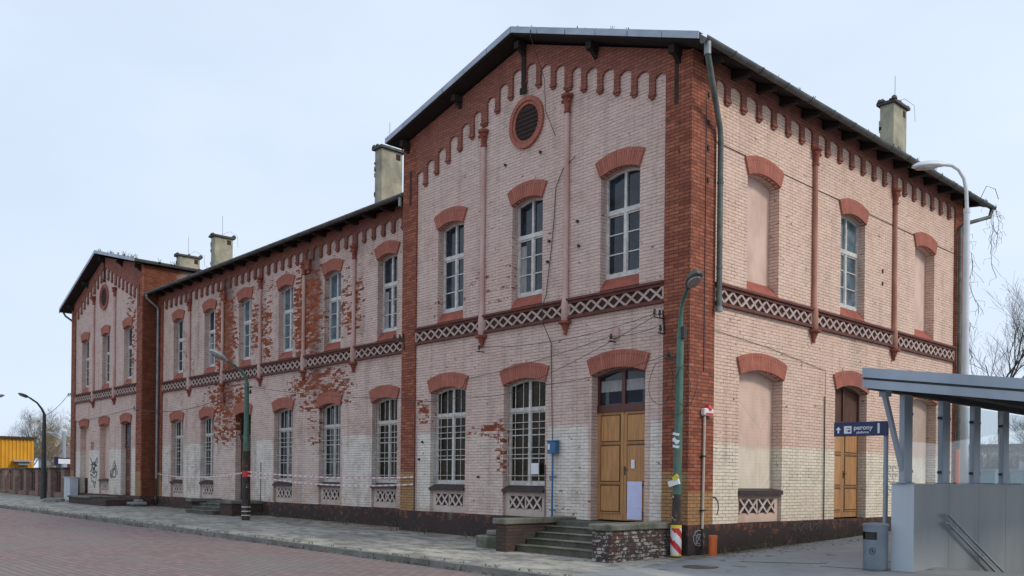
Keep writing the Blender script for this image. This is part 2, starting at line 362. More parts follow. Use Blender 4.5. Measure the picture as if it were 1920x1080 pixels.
def road_mat():
    t = NT('red_setts'); ob = t.coord()
    v = t.mapping(ob, (1, 1, 1), (0, 0, R(0)))
    warp = t.n('ShaderNodeTexNoise'); t.l(ob, warp.inputs['Vector']); warp.inputs['Scale'].default_value = 1.6
    wv = t.n('ShaderNodeVectorMath', operation='MULTIPLY_ADD'); t.l(warp.outputs['Color'], wv.inputs[0])
    wv.inputs[1].default_value = (.07, .07, 0); t.l(v, wv.inputs[2])
    b = t.brick(wv.outputs[0], .30, .17, .020, c1=(.29, .185, .178), c2=(.195, .128, .124), cm=(.14, .128, .12), smooth=.4)
    big = t.noise(t.mapping(ob, (.45, .9, 1)), .55, 6, .7); mid = t.noise(ob, 2.4, 6, .7); f = t.noise(ob, 20, 4, .7)
    c = b.outputs['Color']
    c = t.mix(t.math('MULTIPLY', t.rng(big, .47, .60), .75), c, t.mix(b.outputs['Fac'], (.225, .20, .185), (.11, .10, .092)))
    c = t.mix(t.math('MULTIPLY', t.rng(mid, .50, .66), .5), c, (.17, .145, .135))
    c = t.mix(t.math('MULTIPLY', t.rng(f, .58, .70), .6), c, (.33, .29, .26))
    t.bump(t.math('ADD', t.math('MULTIPLY', b.outputs['Fac'], -1.0), t.math('MULTIPLY', f, .8)), .6, .02)
    return t.fin(c, .9)
road_mat()

def fore_mat():
    t = NT('grey_asphalt'); ob = t.coord()
    big = t.noise(ob, .6, 6, .65); mid = t.noise(ob, 3, 6, .7); f = t.noise(ob, 60, 4, .7)
    c = t.mix(t.rng(big, .36, .64), (.235, .245, .255), (.30, .305, .305))
    c = t.mix(t.math('MULTIPLY', t.rng(mid, .52, .68), .45), c, (.17, .17, .165))
    c = t.mix(t.math('MULTIPLY', t.rng(f, .55, .7), .35), c, (.12, .12, .12))
    sep = t.n('ShaderNodeSeparateXYZ'); t.l(ob, sep.inputs[0])
    X, Y, Z = sep.outputs
    # paler concrete strip running across, leaf litter along the wall
    s = t.math('ABSOLUTE', t.math('ADD', t.math('MULTIPLY_ADD', X, .35, 2.35), t.math('MULTIPLY', Y, 1.0)))
    c = t.mix(t.math('MULTIPLY', t.rng(t.math('ADD', s, t.math('MULTIPLY', t.math('SUBTRACT', mid, .5), .2)), .30, .24), .6), c, (.42, .40, .35))
    lit = t.math('MULTIPLY', t.rng(X, 1.1, .0), t.rng(mid, .42, .62))
    c = t.mix(lit, c, (.12, .095, .06))
    spots = t.rng(t.noise(ob, 2.2, 2, .5), .66, .70)
    c = t.mix(t.math('MULTIPLY', spots, .7), c, (.085, .085, .085))
    t.bump(t.math('ADD', f, mid), .35, .01)
    return t.fin(c, .85)
fore_mat()
concrete('bare_earth', (.17, .165, .145), (.10, .095, .08), .3, .4)

def glass_mat():
    t = NT('clear_glass')
    tr = t.n('ShaderNodeBsdfTransparent'); tr.inputs[0].default_value = (.90, .93, .93, 1)
    gl = t.n('ShaderNodeBsdfGlossy'); gl.inputs[0].default_value = (1, 1, 1, 1); gl.inputs[1].default_value = .03
    lw = t.n('ShaderNodeLayerWeight'); lw.inputs[0].default_value = .5
    fr = t.math('MULTIPLY_ADD', t.math('POWER', lw.outputs['Facing'], 4.0), .35, .035)
    mx = t.n('ShaderNodeMixShader'); t.l(fr, mx.inputs[0]); t.l(tr.outputs[0], mx.inputs[1]); t.l(gl.outputs[0], mx.inputs[2])
    t.t.nodes.remove(t.b); t.l(mx.outputs[0], t.out.inputs[0])
glass_mat()

# ------------------------------------------------------------------ mesh builder
class MB:
    def __init__(s): s.v = []; s.f = []; s.uv = []; s.mi = []
    def face(s, pts, m=0, uv=None):
        i = len(s.v); s.v += [tuple(p) for p in pts]; s.f.append(tuple(range(i, i+len(pts)))); s.uv.append(uv); s.mi.append(m)
    def box(s, x0, x1, y0, y1, z0, z1, m=0):
        if x0 > x1: x0, x1 = x1, x0
        if y0 > y1: y0, y1 = y1, y0
        if z0 > z1: z0, z1 = z1, z0
        P = [(x0,y0,z0),(x1,y0,z0),(x1,y1,z0),(x0,y1,z0),(x0,y0,z1),(x1,y0,z1),(x1,y1,z1),(x0,y1,z1)]
        for q in ((3,2,1,0),(4,5,6,7),(0,1,5,4),(1,2,6,5),(2,3,7,6),(3,0,4,7)): s.face([P[k] for k in q], m)
    def prism(s, pts, off, m=0):
        off = Vector(off); A = [Vector(p) for p in pts]; B = [p+off for p in A]; n = len(A)
        s.face(A, m); s.face(B[::-1], m)
        for i in range(n): s.face([A[i], A[(i+1)%n], B[(i+1)%n], B[i]], m)
    def bar(s, p, q, w, h, up=(0,0,1), m=0):
        p, q = Vector(p), Vector(q); d = (q-p).normalized(); side = d.cross(Vector(up))
        if side.length < 1e-4: side = d.cross(Vector((1,0,0)))
        side.normalize(); u = side.cross(d).normalized(); side *= w/2; u *= h/2
        A = [p-side-u, p+side-u, p+side+u, p-side+u]; s.prism(A, q-p, m)
    def tube(s, pts, r, n=8, m=0, caps=True):
        pts = [Vector(p) for p in pts]; rs = r if isinstance(r, (list, tuple)) else [r]*len(pts)
        rings = []; prev = None
        for i, p in enumerate(pts):
            d = (pts[min(i+1, len(pts)-1)]-pts[max(i-1, 0)]).normalized()
            if prev is None:
                a = d.cross(Vector((0,0,1)));
                if a.length < .05: a = d.cross(Vector((1,0,0)))
            else: a = prev - d*prev.dot(d)
            a.normalize(); prev = a; b = d.cross(a)
            rings.append([p+(a*math.cos(2*math.pi*k/n)+b*math.sin(2*math.pi*k/n))*rs[i] for k in range(n)])
        base = len(s.v)
        for rg in rings: s.v += [tuple(p) for p in rg]
        for i in range(len(rings)-1):
            for k in range(n):
                k2 = (k+1) % n
                s.f.append((base+i*n+k, base+i*n+k2, base+(i+1)*n+k2, base+(i+1)*n+k)); s.uv.append(None); s.mi.append(m)
        if caps:
            s.f.append(tuple(base+k for k in range(n))[::-1]); s.uv.append(None); s.mi.append(m)
            s.f.append(tuple(base+(len(rings)-1)*n+k for k in range(n))); s.uv.append(None); s.mi.append(m)
    def lathe(s, prof, c=(0,0,0), n=16, m=0):     # prof: (r, z) pairs
        base = len(s.v); c = Vector(c)
        for r, z in prof:
            s.v += [(c.x+r*math.cos(2*math.pi*k/n), c.y+r*math.sin(2*math.pi*k/n), c.z+z) for k in range(n)]
        for i in range(len(prof)-1):
            for k in range(n):
                k2 = (k+1) % n
                s.f.append((base+i*n+k, base+i*n+k2, base+(i+1)*n+k2, base+(i+1)*n+k)); s.uv.append(None); s.mi.append(m)
        for i, fl in ((0, True), (len(prof)-1, False)):
            if prof[i][0] > 1e-4:
                q = tuple(base+i*n+k for k in range(n)); s.f.append(q[::-1] if fl else q); s.uv.append(None); s.mi.append(m)
    def build(s, name, mats, parent=None, smooth=False, loc=None, bevel=0.0, weld=False):
        me = bpy.data.meshes.new(name)
        vs = s.v if loc is None else [tuple(Vector(p)-Vector(loc)) for p in s.v]
        me.from_pydata(vs, [], s.f)
        if isinstance(mats, str): mats = [mats]
        for x in mats: me.materials.append(MATS[x])
        ul = me.uv_layers.new(name='UVMap')
        for pi, p in enumerate(me.polygons):
            p.material_index = s.mi[pi]
            uv = s.uv[pi]
            if uv is None:
                n = p.normal; a = [abs(n.x), abs(n.y), abs(n.z)]; k = a.index(max(a))
                for li, vi in zip(p.loop_indices, p.vertices):
                    co = s.v[vi]
                    ul.data[li].uv = (co[1], co[2]) if k == 0 else (co[0], co[2]) if k == 1 else (co[0], co[1])
            else:
                for li, q in zip(p.loop_indices, uv): ul.data[li].uv = q
        if weld or bevel:
            bm = bmesh.new(); bm.from_mesh(me)
            bmesh.ops.remove_doubles(bm, verts=bm.verts, dist=1e-5)
            bmesh.ops.recalc_face_normals(bm, faces=bm.faces)
            if bevel: bmesh.ops.bevel(bm, geom=bm.edges[:], offset=bevel, segments=1, affect='EDGES', clamp_overlap=True)
            bm.to_mesh(me); bm.free()
        if smooth:
            me.polygons.foreach_set('use_smooth', [True]*len(me.polygons))
            if hasattr(me, 'set_sharp_from_angle'): me.set_sharp_from_angle(angle=R(40))
        o = bpy.data.objects.new(name, me); COL.objects.link(o)
        if loc is not None: o.location = loc
        if parent is not None: attach(o, parent)
        return o

WORLD = {}
def wloc(o): return WORLD.get(o.name, Vector((0,0,0)))
def attach(o, parent):      # keep the child where it was built in the world
    pl = wloc(parent); me = Vector(o.location); WORLD[o.name] = me
    o.parent = parent; o.location = me - pl
def tag(o, label, cat=None, group=None, kind=None):
    if label: o['label'] = label
    if cat: o['category'] = cat
    if group: o['group'] = group
    if kind: o['kind'] = kind
    return o
def thing(name, label, cat, loc=(0,0,0), group=None):
    o = bpy.data.objects.new(name, None); COL.objects.link(o); o.location = loc; o.empty_display_size = .3
    WORLD[o.name] = Vector(loc)
    return tag(o, label, cat, group)
def solo(mb, name, mats, label, cat, loc=None, group=None, **k):
    o = mb.build(name, mats, None, loc=loc, **k); WORLD[o.name] = Vector(loc or (0,0,0))
    return tag(o, label, cat, group)

# ------------------------------------------------------------------ facades
class Fac:          # u along the wall, z up, d outward
    def __init__(s, kind, pos): s.k = kind; s.p = pos
    def P(s, u, z, d=0.0): return (u, s.p-d, z) if s.k == 'F' else (s.p+d, u, z)
    def box(s, mb, u0, u1, z0, z1, d0, d1, m=0):
        a = s.P(u0, z0, d0); b = s.P(u1, z1, d1); mb.box(a[0], b[0], a[1], b[1], a[2], b[2], m)
    def poly(s, mb, uz, d0, d1, m=0):
        a = [s.P(u, z, d0) for u, z in uz]; off = Vector(s.P(0,0,d1))-Vector(s.P(0,0,d0)); mb.prism(a, off, m)
FR = Fac('F', 0.0); CE = Fac('F', .715); SI = Fac('R', 0.0)

def arch(w, zs, rise):
    a = w/2; Rr = (a*a+rise*rise)/(2*rise); zc = zs+rise-Rr
    return (lambda du: zc+math.sqrt(max(0, Rr*Rr-du*du))), Rr, zc

def wall(fac, name, mat, u0, u1, zb, ztop, ops, depth, parent):
    """ztop: function of u. ops: (uc, w, z0, zs, rise)."""
    mb = MB(); br = {u0, u1}
    for (uc, w, z0, zs, rise) in ops:
        for k in range(9): br.add(round(uc-w/2+w*k/8, 5))
    for x in ztop.breaks: br.add(x)
    br = sorted(x for x in br if u0-1e-6 <= x <= u1+1e-6)
    for a, b in zip(br, br[1:]):
        if b-a < 1e-5: continue
        mid = (a+b)/2; holes = []
        for (uc, w, z0, zs, rise) in ops:
            if abs(mid-uc) < w/2:
                f = arch(w, zs, rise)[0]; holes.append((z0, z0, f(a-uc), f(b-uc)))
        holes.sort(); ca, cb = zb, zb
        for (ha, hb, ta, tb) in holes:
            mb.face([fac.P(a, ca), fac.P(b, cb), fac.P(b, hb), fac.P(a, ha)]); ca, cb = ta, tb
        mb.face([fac.P(a, ca), fac.P(b, cb), fac.P(b, ztop(b)), fac.P(a, ztop(a))])
    for (uc, w, z0, zs, rise) in ops:
        f = arch(w, zs, rise)[0]; l, r = uc-w/2, uc+w/2
        mb.face([fac.P(l, z0), fac.P(l, zs), fac.P(l, zs, -depth), fac.P(l, z0, -depth)])
        mb.face([fac.P(r, z0), fac.P(r, zs), fac.P(r, zs, -depth), fac.P(r, z0, -depth)])
        mb.face([fac.P(l, z0), fac.P(r, z0), fac.P(r, z0, -depth), fac.P(l, z0, -depth)])
        for k in range(8):
            a = l+w*k/8; b = l+w*(k+1)/8
            mb.face([fac.P(a, f(a-uc)), fac.P(b, f(b-uc)), fac.P(b, f(b-uc), -depth), fac.P(a, f(a-uc), -depth)])
    return mb.build(name, mat, parent)

class Line:
    def __init__(s, pts): s.p = pts; s.breaks = [x for x, _ in pts]
    def __call__(s, u):
        p = s.p
        if u <= p[0][0]: return p[0][1]
        for (a, za), (b, zb) in zip(p, p[1:]):
            if u <= b: return za+(zb-za)*(u-a)/(b-a)
        return p[-1][1]

def hood(fac, uc, w, zs, rise, t, d, parent, name='brick_arch', mat='voussoir_brick'):
    f, Rr, zc = arch(w, zs, rise); th = math.asin(min(1, w/2/Rr)); mb = MB(); n = 14
    def pt(r, a, dd): return fac.P(uc+r*math.sin(a), zc+r*math.cos(a), dd)
    Ro = Rr+t
    for k in range(n):
        a0 = -th+2*th*k/n; a1 = -th+2*th*(k+1)/n; s0, s1 = a0*(Rr+t/2), a1*(Rr+t/2)
        mb.face([pt(Rr, a0, d), pt(Rr, a1, d), pt(Ro, a1, d), pt(Ro, a0, d)], 0, [(0, s0), (0, s1), (t, s1), (t, s0)])
        mb.face([pt(Ro, a0, d), pt(Ro, a1, d), pt(Ro, a1, 0), pt(Ro, a0, 0)], 0, [(0, s0), (0, s1), (d, s1), (d, s0)])
        mb.face([pt(Rr, a0, d), pt(Rr, a1, d), pt(Rr-.002, a1, -.10), pt(Rr-.002, a0, -.10)], 0, [(0, s0), (0, s1), (.15, s1), (.15, s0)])
    for a in (-th, th):
        mb.face([pt(Rr, a, d), pt(Ro, a, d), pt(Ro, a, 0), pt(Rr, a, 0)], 0, [(0,0), (t,0), (t,.05), (0,.05)])
    return mb.build(name, mat, parent)

def arch_outline(uc, w, z0, zs, rise, n=10):
    f = arch(w, zs, rise)[0]
    return [(uc-w/2, z0), (uc+w/2, z0)]+[(uc+w/2-w*k/n, f(w/2-w*k/n)) for k in range(n+1)]

def window(fac, uc, w, z0, zs, rise, depth, ztr, root, glass='glass_blue', bars=2, grille=False, mull=True, fr=.065, ft=.055, sill=None, curtain=False):
    fr *= .8
    """White wooden window in an arched opening; returns the frame object. Children: pane, brick arch, sill, grille."""
    f = arch(w, zs, rise)[0]; mb = MB(); d0, d1 = -depth, -depth+.075
    l, r = uc-w/2+.003, uc+w/2-.003
    fac.box(mb, l, l+fr, z0, zs, d0, d1); fac.box(mb, r-fr, r, z0, zs, d0, d1)
    fac.box(mb, l+fr, r-fr, z0, z0+.07, d0, d1+.01)
    n = 8
    for k in range(n):            # arched head
        a = l+(r-l)*k/n; b = l+(r-l)*(k+1)/n
        za, zb = f(a-uc)-.004, f(b-uc)-.004
        lo_a = za-fr if k else zs; lo_b = zb-fr if k < n-1 else zs
        fac.poly(mb, [(a, min(za, lo_a)), (b, min(zb, lo_b)), (b, zb), (a, za)], d0+.002, d1-.002)
    fac.box(mb, l+fr, r-fr, ztr-.05, ztr+.06, d0, d1+.012)      # transom
    if mull:
        fac.box(mb, uc-.042, uc+.042, z0+.07, ztr-.05, d0, d1+.005)
        fac.box(mb, uc-.034, uc+.034, ztr+.06, f(0)-fr*.8, d0, d1+.005)
        cells = [(l+fr, uc-.042), (uc+.042, r-fr)]
    else: cells = [(l+fr, r-fr)]
    for a, b in cells:
        fac.box(mb, a, a+.022, z0+.07, ztr-.05, d0+.01, d1-.015); fac.box(mb, b-.022, b, z0+.07, ztr-.05, d0+.01, d1-.015)
        fac.box(mb, a+.03, b-.03, z0+.07, z0+.12, d0+.01, d1-.015); fac.box(mb, a+.03, b-.03, ztr-.09, ztr-.05, d0+.01, d1-.015)
        for k in range(bars):
            z = z0+.1+(ztr-z0-.15)*(k+1)/(bars+1)
            fac.box(mb, a+.03, b-.03, z-.014, z+.014, d0+.012, d1-.02)
    o = mb.build('window', 'window_white', root)
    g = MB(); fac.poly(g, arch_outline(uc, w-.02, z0+.01, zs-.01, rise), d0+.02, d0+.028); g.build('pane', glass, o)
    if curtain:
        c = MB(); a, b = cells[0]
        fac.box(c, a+.031, a+.031+(b-a)*.45, z0+.13, ztr-.2, d0+.0285, d0+.031); c.build('curtain', 'curtain', o)
    hood(fac, uc, w, zs, rise, .40, .05, o)
    if sill == 'brick':           # sloping red apron
        s = MB(); l2, r2 = uc-w/2+.002, uc+w/2-.002; zb = z0-.30
        a = [fac.P(l2, z0-.005, -depth+.09), fac.P(l2, zb, .035), fac.P(l2, zb-.002, .0), fac.P(l2, zb, -depth+.09)]
        s.prism(a, Vector(fac.P(r2, 0, 0))-Vector(fac.P(l2, 0, 0)))
        s.build('sill', 'red_paint', o)
    if sill == 'dark':
        s = MB(); l2, r2 = uc-w/2+.004, uc+w/2-.004
        a = [fac.P(l2, z0-.01, -depth+.08), fac.P(l2, z0-.10, .06), fac.P(l2, z0-.17, .06), fac.P(l2, z0-.17, -depth+.08)]
        s.prism(a, Vector(fac.P(r2, 0, 0))-Vector(fac.P(l2, 0, 0))); s.build('sill', 'sill_dark', o)
    if grille:
        gmb = MB(); dd = -depth+.16; nb = 5 if w > 1.3 else 4
        for k in range(nb+1):
            u = l+.03+(r-l-.06)*k/nb; zt = f(u-uc)-.06
            gmb.bar(fac.P(u, z0+.02, dd), fac.P(u, zt, dd), .013, .013)
        rows = [z0+.25, z0+.80, z0+.97, z0+1.45, z0+1.62, ztr-.02]
        for z in rows: gmb.bar(fac.P(l, z, dd+.012), fac.P(r, z, dd+.012), .017, .015)
        gmb.build('grille', 'grille_white', o)
    return o

def lattice(fac, mb, u0, u1, z0, z1, n, d0, bw=.05, m=0, th=.03):
    step = (u1-u0)/n
    for k in range(n):
        a = u0+k*step; b = a+step
        for (za, zb, dd) in ((z0, z1, 0), (z1, z0, .0015)):
            mb.bar(fac.P(a, za, d0+dd), fac.P(b, zb, d0+dd), th, bw, up=Vector(fac.P(0,0,1))-Vector(fac.P(0,0,0)) if False else (0,0,1), m=m)

def apron_panel(fac, uc, w, zt, zb, depth, root, mat='plaster_panel'):
    """Pierced panel under a ground floor window."""
    d = -.09; p = MB(); l, r = uc-w/2+.003, uc+w/2-.003
    fac.box(p, l, r, zb, zt, -depth, d)
    o = p.build('apron', mat, root)
    zc0, zc1 = zt-.12-.30, zt-.10
    q = MB(); la = MB(); inner = w-.30
    for k in range(2):
        a = uc-inner/2+k*(inner/2)+.03; b = a+inner/2-.06
        fac.box(q, a, b, zc0, zc1, d, d+.006)
        lattice(fac, la, a, b, zc0, zc1, 2, d+.02, .045, th=.03)
    q.build('pierced_back', 'recess_dark', o); la.build('lattice', 'lattice_white', o)
    return o

def blind(fac, uc, w, z0, zs, rise, depth, root, lattice_below=False, mat='blind_pink', sill='brick'):
    p = MB(); fac.poly(p, arch_outline(uc, w-.004, z0, zs, rise-.001), -depth-.02, -depth+.0)
    o = p.build('blind_panel', mat, root)
    hood(fac, uc, w, zs, rise, .40, .05, o)
    l2, r2 = uc-w/2+.004, uc+w/2-.004
    if sill == 'brick':
        s = MB(); zb = z0-.30
        a = [fac.P(l2, z0+.02, -depth+.005), fac.P(l2, zb, .035), fac.P(l2, zb-.002, 0), fac.P(l2, zb, -depth+.005)]
        s.prism(a, Vector(fac.P(r2, 0, 0))-Vector(fac.P(l2, 0, 0))); s.build('sill', 'red_paint', o)
    elif sill == 'dark':
        s = MB(); a = [fac.P(l2, z0+.03, -depth+.005), fac.P(l2, z0-.02, .05), fac.P(l2, z0-.12, .05), fac.P(l2, z0-.12, -depth+.005)]
        s.prism(a, Vector(fac.P(r2, 0, 0))-Vector(fac.P(l2, 0, 0))); s.build('sill', 'sill_dark', o)
    return o

def door(fac, uc, w, z0, zs, rise, depth, zt, root, leaf='door_ochre', groove='door_groove', head='door_maroon', glass='glass_blue', panels=3, label=None):
    f = arch(w, zs, rise)[0]; l, r = uc-w/2+.003, uc+w/2-.003; d0 = -depth
    fm = MB()
    fac.box(fm, l, r, zt, zt+.17, d0, d0+.09); fac.box(fm, l, l+.06, zt+.17, zs, d0, d0+.07); fac.box(fm, r-.06, r, zt+.17, zs, d0, d0+.07)
    fac.box(fm, uc-.05, uc+.05, zt+.17, f(0)-.05, d0, d0+.075)
    for k in range(8):
        a = l+(r-l)*k/8; b = l+(r-l)*(k+1)/8
        fac.poly(fm, [(a, f(a-uc)-.07), (b, f(b-uc)-.07), (b, f(b-uc)-.004), (a, f(a-uc)-.004)], d0+.002, d0+.068)
    o = fm.build('door', head, root)
    if label: o['label'] = label
    g = MB(); fac.poly(g, arch_outline(uc, w-.02, zt+.1, zs-.01, rise), d0+.02, d0+.028); g.build('transom_pane', glass, o)
    for s in (0, 1):
        a = l if s == 0 else uc+.006; b = uc-.006 if s == 0 else r
        lm = MB(); fac.box(lm, a, b, z0, zt, d0, d0+.045, 0)
        hh = zt-z0-.24; ph = [.30, .40, .30] if panels == 3 else [1/panels]*panels; z = zt-.09
        for q in ph:
            h = hh*q; pa, pb, p1, p0 = a+.12, b-.12, z, z-h+.10
            fac.box(lm, pa-.034, pb+.034, p0-.034, p1+.034, d0+.045, d0+.049, 1)
            fac.box(lm, pa, pb, p0, p1, d0+.049, d0+.062, 0)
            fac.box(lm, pa-.05, pb+.05, p0-.055, p0-.03, d0+.045, d0+.07, 0)
            z -= h+.02
        lm.build('leaf', [leaf, groove], o)
    hd = MB(); fac.box(hd, uc+.03, uc+.06, z0+1.05, z0+1.25, d0+.046, d0+.056); hd.bar(fac.P(uc+.045, z0+1.18, d0+.09), fac.P(uc+.15, z0+1.18, d0+.09), .018, .018); hd.bar(fac.P(uc+.045, z0+1.18, d0+.05), fac.P(uc+.045, z0+1.18, d0+.09), .016, .016)
    hd.build('handle', 'iron_black', o)
    hood(fac, uc, w, zs, rise, .40, .05, o)
    return o

def frieze(fac, u0, u1, corb, cw, zbot, zarch, ztop, d, root, wide=()):
    """Red brick arcaded frieze: corbels at 'corb', arched notches between them."""
    mb = MB(); ed = []
    segs = []
    xs = sorted(corb)
    pts = [u0]
    for c in xs:
        w = cw*(1.5 if any(abs(c-q) < .05 for q in wide) else 1)
        segs.append(('n', pts[-1], c-w/2)); segs.append(('c', c-w/2, c+w/2)); pts.append(c+w/2)
    segs.append(('n', pts[-1], u1))
    def q(a, b, za, zb):
        mb.face([fac.P(a, za, d), fac.P(b, zb, d), fac.P(b, ztop(b), d), fac.P(a, ztop(a), d)])
        mb.face([fac.P(a, za, d), fac.P(b, zb, d), fac.P(b, zb, 0), fac.P(a, za, 0)])
    brks = ztop.breaks
    prev = None
    for kind, a, b in segs:
        if b-a < .02: continue
        m = (a+b)/2
        if kind == 'c':
            zb = zbot(m); q(a, b, zb, zb); first, last = zb, zb
            # little moulded foot
            fac.box(mb, a-.012, b+.012, zb-.07, zb+.001, .001, d+.02)
            fac.box(mb, a+.02, b-.02, zb-.12, zb-.0705, .001, d-.005)
        else:
            n = 6; zc = zarch(m)
            cut = sorted([a+(b-a)*k/n for k in range(n+1)]+[x for x in brks if a < x < b])
            hh = lambda x: zc-.085*(abs((x-m)/((b-a)/2))**2.0)
            for x0, x1 in zip(cut, cut[1:]): q(x0, x1, hh(x0), hh(x1))
            first, last = hh(a), hh(b)
        if prev is not None and abs(prev-first) > .003: mb.face([fac.P(a, prev, d), fac.P(a, first, d), fac.P(a, first, 0), fac.P(a, prev, 0)])
        prev = last
    return mb.build('frieze', 'painted_red_brick', root)

def column(fac, u, zcap, root, zlow=3.60, mat='column_paint'):
    """Slender half shaft with a capital and a corbel foot below the lattice band."""
    c = fac.P(u, 0, .055); mb = MB()
    mb.lathe([(.075, 3.86), (.10, 3.90), (.10, 4.30), (.085, 4.42), (.066, 4.5), (.062, zcap-.02)], (c[0], c[1], 0), 12)
    o = mb.build('column', mat, root, smooth=True)
    k = MB(); k.lathe([(.075, zcap-.02), (.09, zcap), (.09, zcap+.03), (.07, zcap+.05), (.085, zcap+.20), (.125, zcap+.31), (.10, zcap+.325), (.16, zcap+.37), (.16, zcap+.43)], (c[0], c[1], 0), 12)
    for s in (-1, 1):
        k.lathe([(.0, zcap+.22), (.035, zcap+.24), (.04, zcap+.29), (.0, zcap+.32)], fac.P(u+s*.105, 0, .12), 8)
    k.build('capital', 'terracotta', o, smooth=True)
    b = MB(); b.lathe([(.02, zlow-.06), (.045, zlow-.04), (.04, zlow+.02), (.09, zlow+.15), (.10, zlow+.18), (.175, zlow+.21), (.175, zlow+.265)], (c[0], c[1], 0), 12)
    b.build('corbel', 'terracotta', o, smooth=True)
    return o

def band(fac, u0, u1, root, breaks):
    zt, zb = 4.405, 3.915
    m = MB()
    fac.box(m, u0, u1, zt-.055, zt, .001, .11); fac.box(m, u0, u1, zt-.125, zt-.0551, .001, .06)
    fac.box(m, u0, u1, zb, zb+.05, .001, .09); fac.box(m, u0, u1, zb+.0501, zb+.085, .001, .05)
    o = m.build('lattice_band', 'dark_red_moulding', root)
    k = MB(); fac.box(k, u0, u1, zb+.0851, zt-.1251, .0012, .006); k.build('band_recess', 'recess_dark', o)
    la = MB(); ed = [u0]+list(breaks)+[u1]
    for a, b in zip(ed, ed[1:]):
        a2, b2 = a+(.12 if a != u0 else .03), b-(.12 if b != u1 else .03)
        n = max(2, round((b2-a2)/.345)); lattice(fac, la, a2, b2, zb+.088, zt-.128, n, .026, .05, th=.034)
        for x in (a2-.03, b2+.03): fac.box(la, x-.035, x+.035, zb+.087, zt-.127, .0065, .05)
    la.build('lattice', 'lattice_light', o)
    return o

# ------------------------------------------------------------------ ground levels
def g(x, y):
    z = -1.57-.006*max(-70, min(0, x))
    if y < 0: z += .02*max(y, -4.45)
    if x > 0 and y > 0: z += .035*min(y, 12)*min(1, x/.5)
    return z
def groad(x, y): return g(x, -4.45)-.125-.012*min(12, max(0, -4.6-y))

def sheet(name, xs, ys, fn, mat, holes=()):
    mb = MB()
    for x0, x1 in zip(xs, xs[1:]):
        for y0, y1 in zip(ys, ys[1:]):
            cx, cy = (x0+x1)/2, (y0+y1)/2
            if any(a < cx < b and c < cy < d for a, b, c, d in holes): continue
            mb.face([(x, y, fn(x, y)) for x, y in ((x0,y0),(x1,y0),(x1,y1),(x0,y1))])
    o = mb.build(name, mat, None, weld=True); o['kind'] = 'structure'
    for p in o.data.polygons:
        pass
    return o
def lin(a, b, n): return [a+(b-a)*i/n for i in range(n+1)]
HX0, HX1, HY0, HY1 = 4.64, 7.4, 1.3, 9.0
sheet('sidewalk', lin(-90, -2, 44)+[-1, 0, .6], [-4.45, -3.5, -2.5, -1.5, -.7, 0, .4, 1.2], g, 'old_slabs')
sheet('forecourt', [.6, 1, 2, 3, 4, HX0, 5.5, 6.5, HX1, 10, 14, 20, 40], [-4.45, -3, -2, -1, 0, .6, HY0, 3, 5, 7, HY1, 12, 16, 30], g, 'grey_asphalt', [(HX0, HX1, HY0, HY1)])
sheet('road', lin(-110, 60, 34), [-60, -30, -16.6, -10, -7, -4.6], groad, 'red_setts')
sheet('ground', [-900, -400, -200, -120, -90, -70, -40, -20, 0, .6], [1.2, 6, 12, 30, 60, 120, 300, 900], lambda x, y: g(x, y)-.004, 'bare_earth')
sheet('far_ground', [-900, -400, -200, -110], [-900, -300, -60, -30, -4.6, 1.2], lambda x, y: g(x, y)-.16-.14*min(1, max(0, -y/30)), 'bare_earth')
sheet('far_yard', [.6, 10, 40, 100, 300, 900], [30, 60, 120, 300, 900], lambda x, y: g(x, 12)-.004, 'bare_earth')
sheet('side_yard', [40, 100, 300, 900], [-4.6, 0, 12, 30], lambda x, y: g(30, y)-.3, 'bare_earth')
kb = MB()
for x0, x1 in zip(lin(-110, 60, 170), lin(-110, 60, 170)[1:]):
    j = .012*math.sin(x0*2.3)+.01*math.sin(x0*5.1); zt = (g(x0, -4.45), g(x1, -4.45)); e = .01
    y0, y1 = -4.60+j, -4.452
    t = [(x0+e, y0, zt[0]+.004), (x1-e, y0, zt[1]+.004), (x1-e, y1, zt[1]+.004), (x0+e, y1, zt[0]+.004)]
    kb.prism(t, (0, 0, -.3))
kb.build('kerb', 'kerb_stone', None)['kind'] = 'structure'

# ------------------------------------------------------------------ the station building
ST = thing('station_building', 'long two storey red and pink brick station with gabled end wings', 'building', (-20.6, 7.0, -1.5))
W0, W1 = -10.35, 0.0            # right wing
ZP = -.92                       # top of the plinth
RID = -5.165
def mirror(x): return -41.34-x
rw_top = Line([(W0, 10.02-.10), (RID, 11.23-.10), (W1, 9.27-.06)])
lw_top = Line([(-41.34, 9.21), (mirror(RID), 11.13), (mirror(W0), 9.92)])
UP = dict(z0=4.74, zs=7.09, rise=.12)
GF = dict(z0=-.13, zs=2.46, rise=.14)
rw_up = [(-8.14, 1.14), (-5.045, 1.12), (-1.97, 1.17)]
rw_gf = [(-8.195, 1.55), (-5.09, 1.54)]
ops = [(u, w, 4.43, 7.09, .12) for u, w in rw_up]+[(u, w, ZP, 2.46, .14) for u, w in rw_gf]+[(-1.975, 1.60, ZP, 2.48, .14)]
wall(FR, 'wall', 'painted_brick_front', W0+.001, W1-.0, ZP, rw_top, ops, .30, ST)
for i, (u, w) in enumerate(rw_up): window(FR, u, w, 4.74, 7.09, .12, .28, 6.27, ST, sill='brick', curtain=(i == 1))
for u, w in rw_gf:
    window(FR, u, w, -.13, 2.46, .14, .28, 1.82, ST, glass='glass_brown', bars=2, grille=True, sill='dark')
    apron_panel(FR, u, w, -.302, ZP, .28, ST)
dr = door(FR, -1.975, 1.60, -.90, 2.48, .14, .28, 1.62, ST, label='ochre panelled double door with a maroon fanlight frame')
fm = MB()    # things standing behind the fanlight
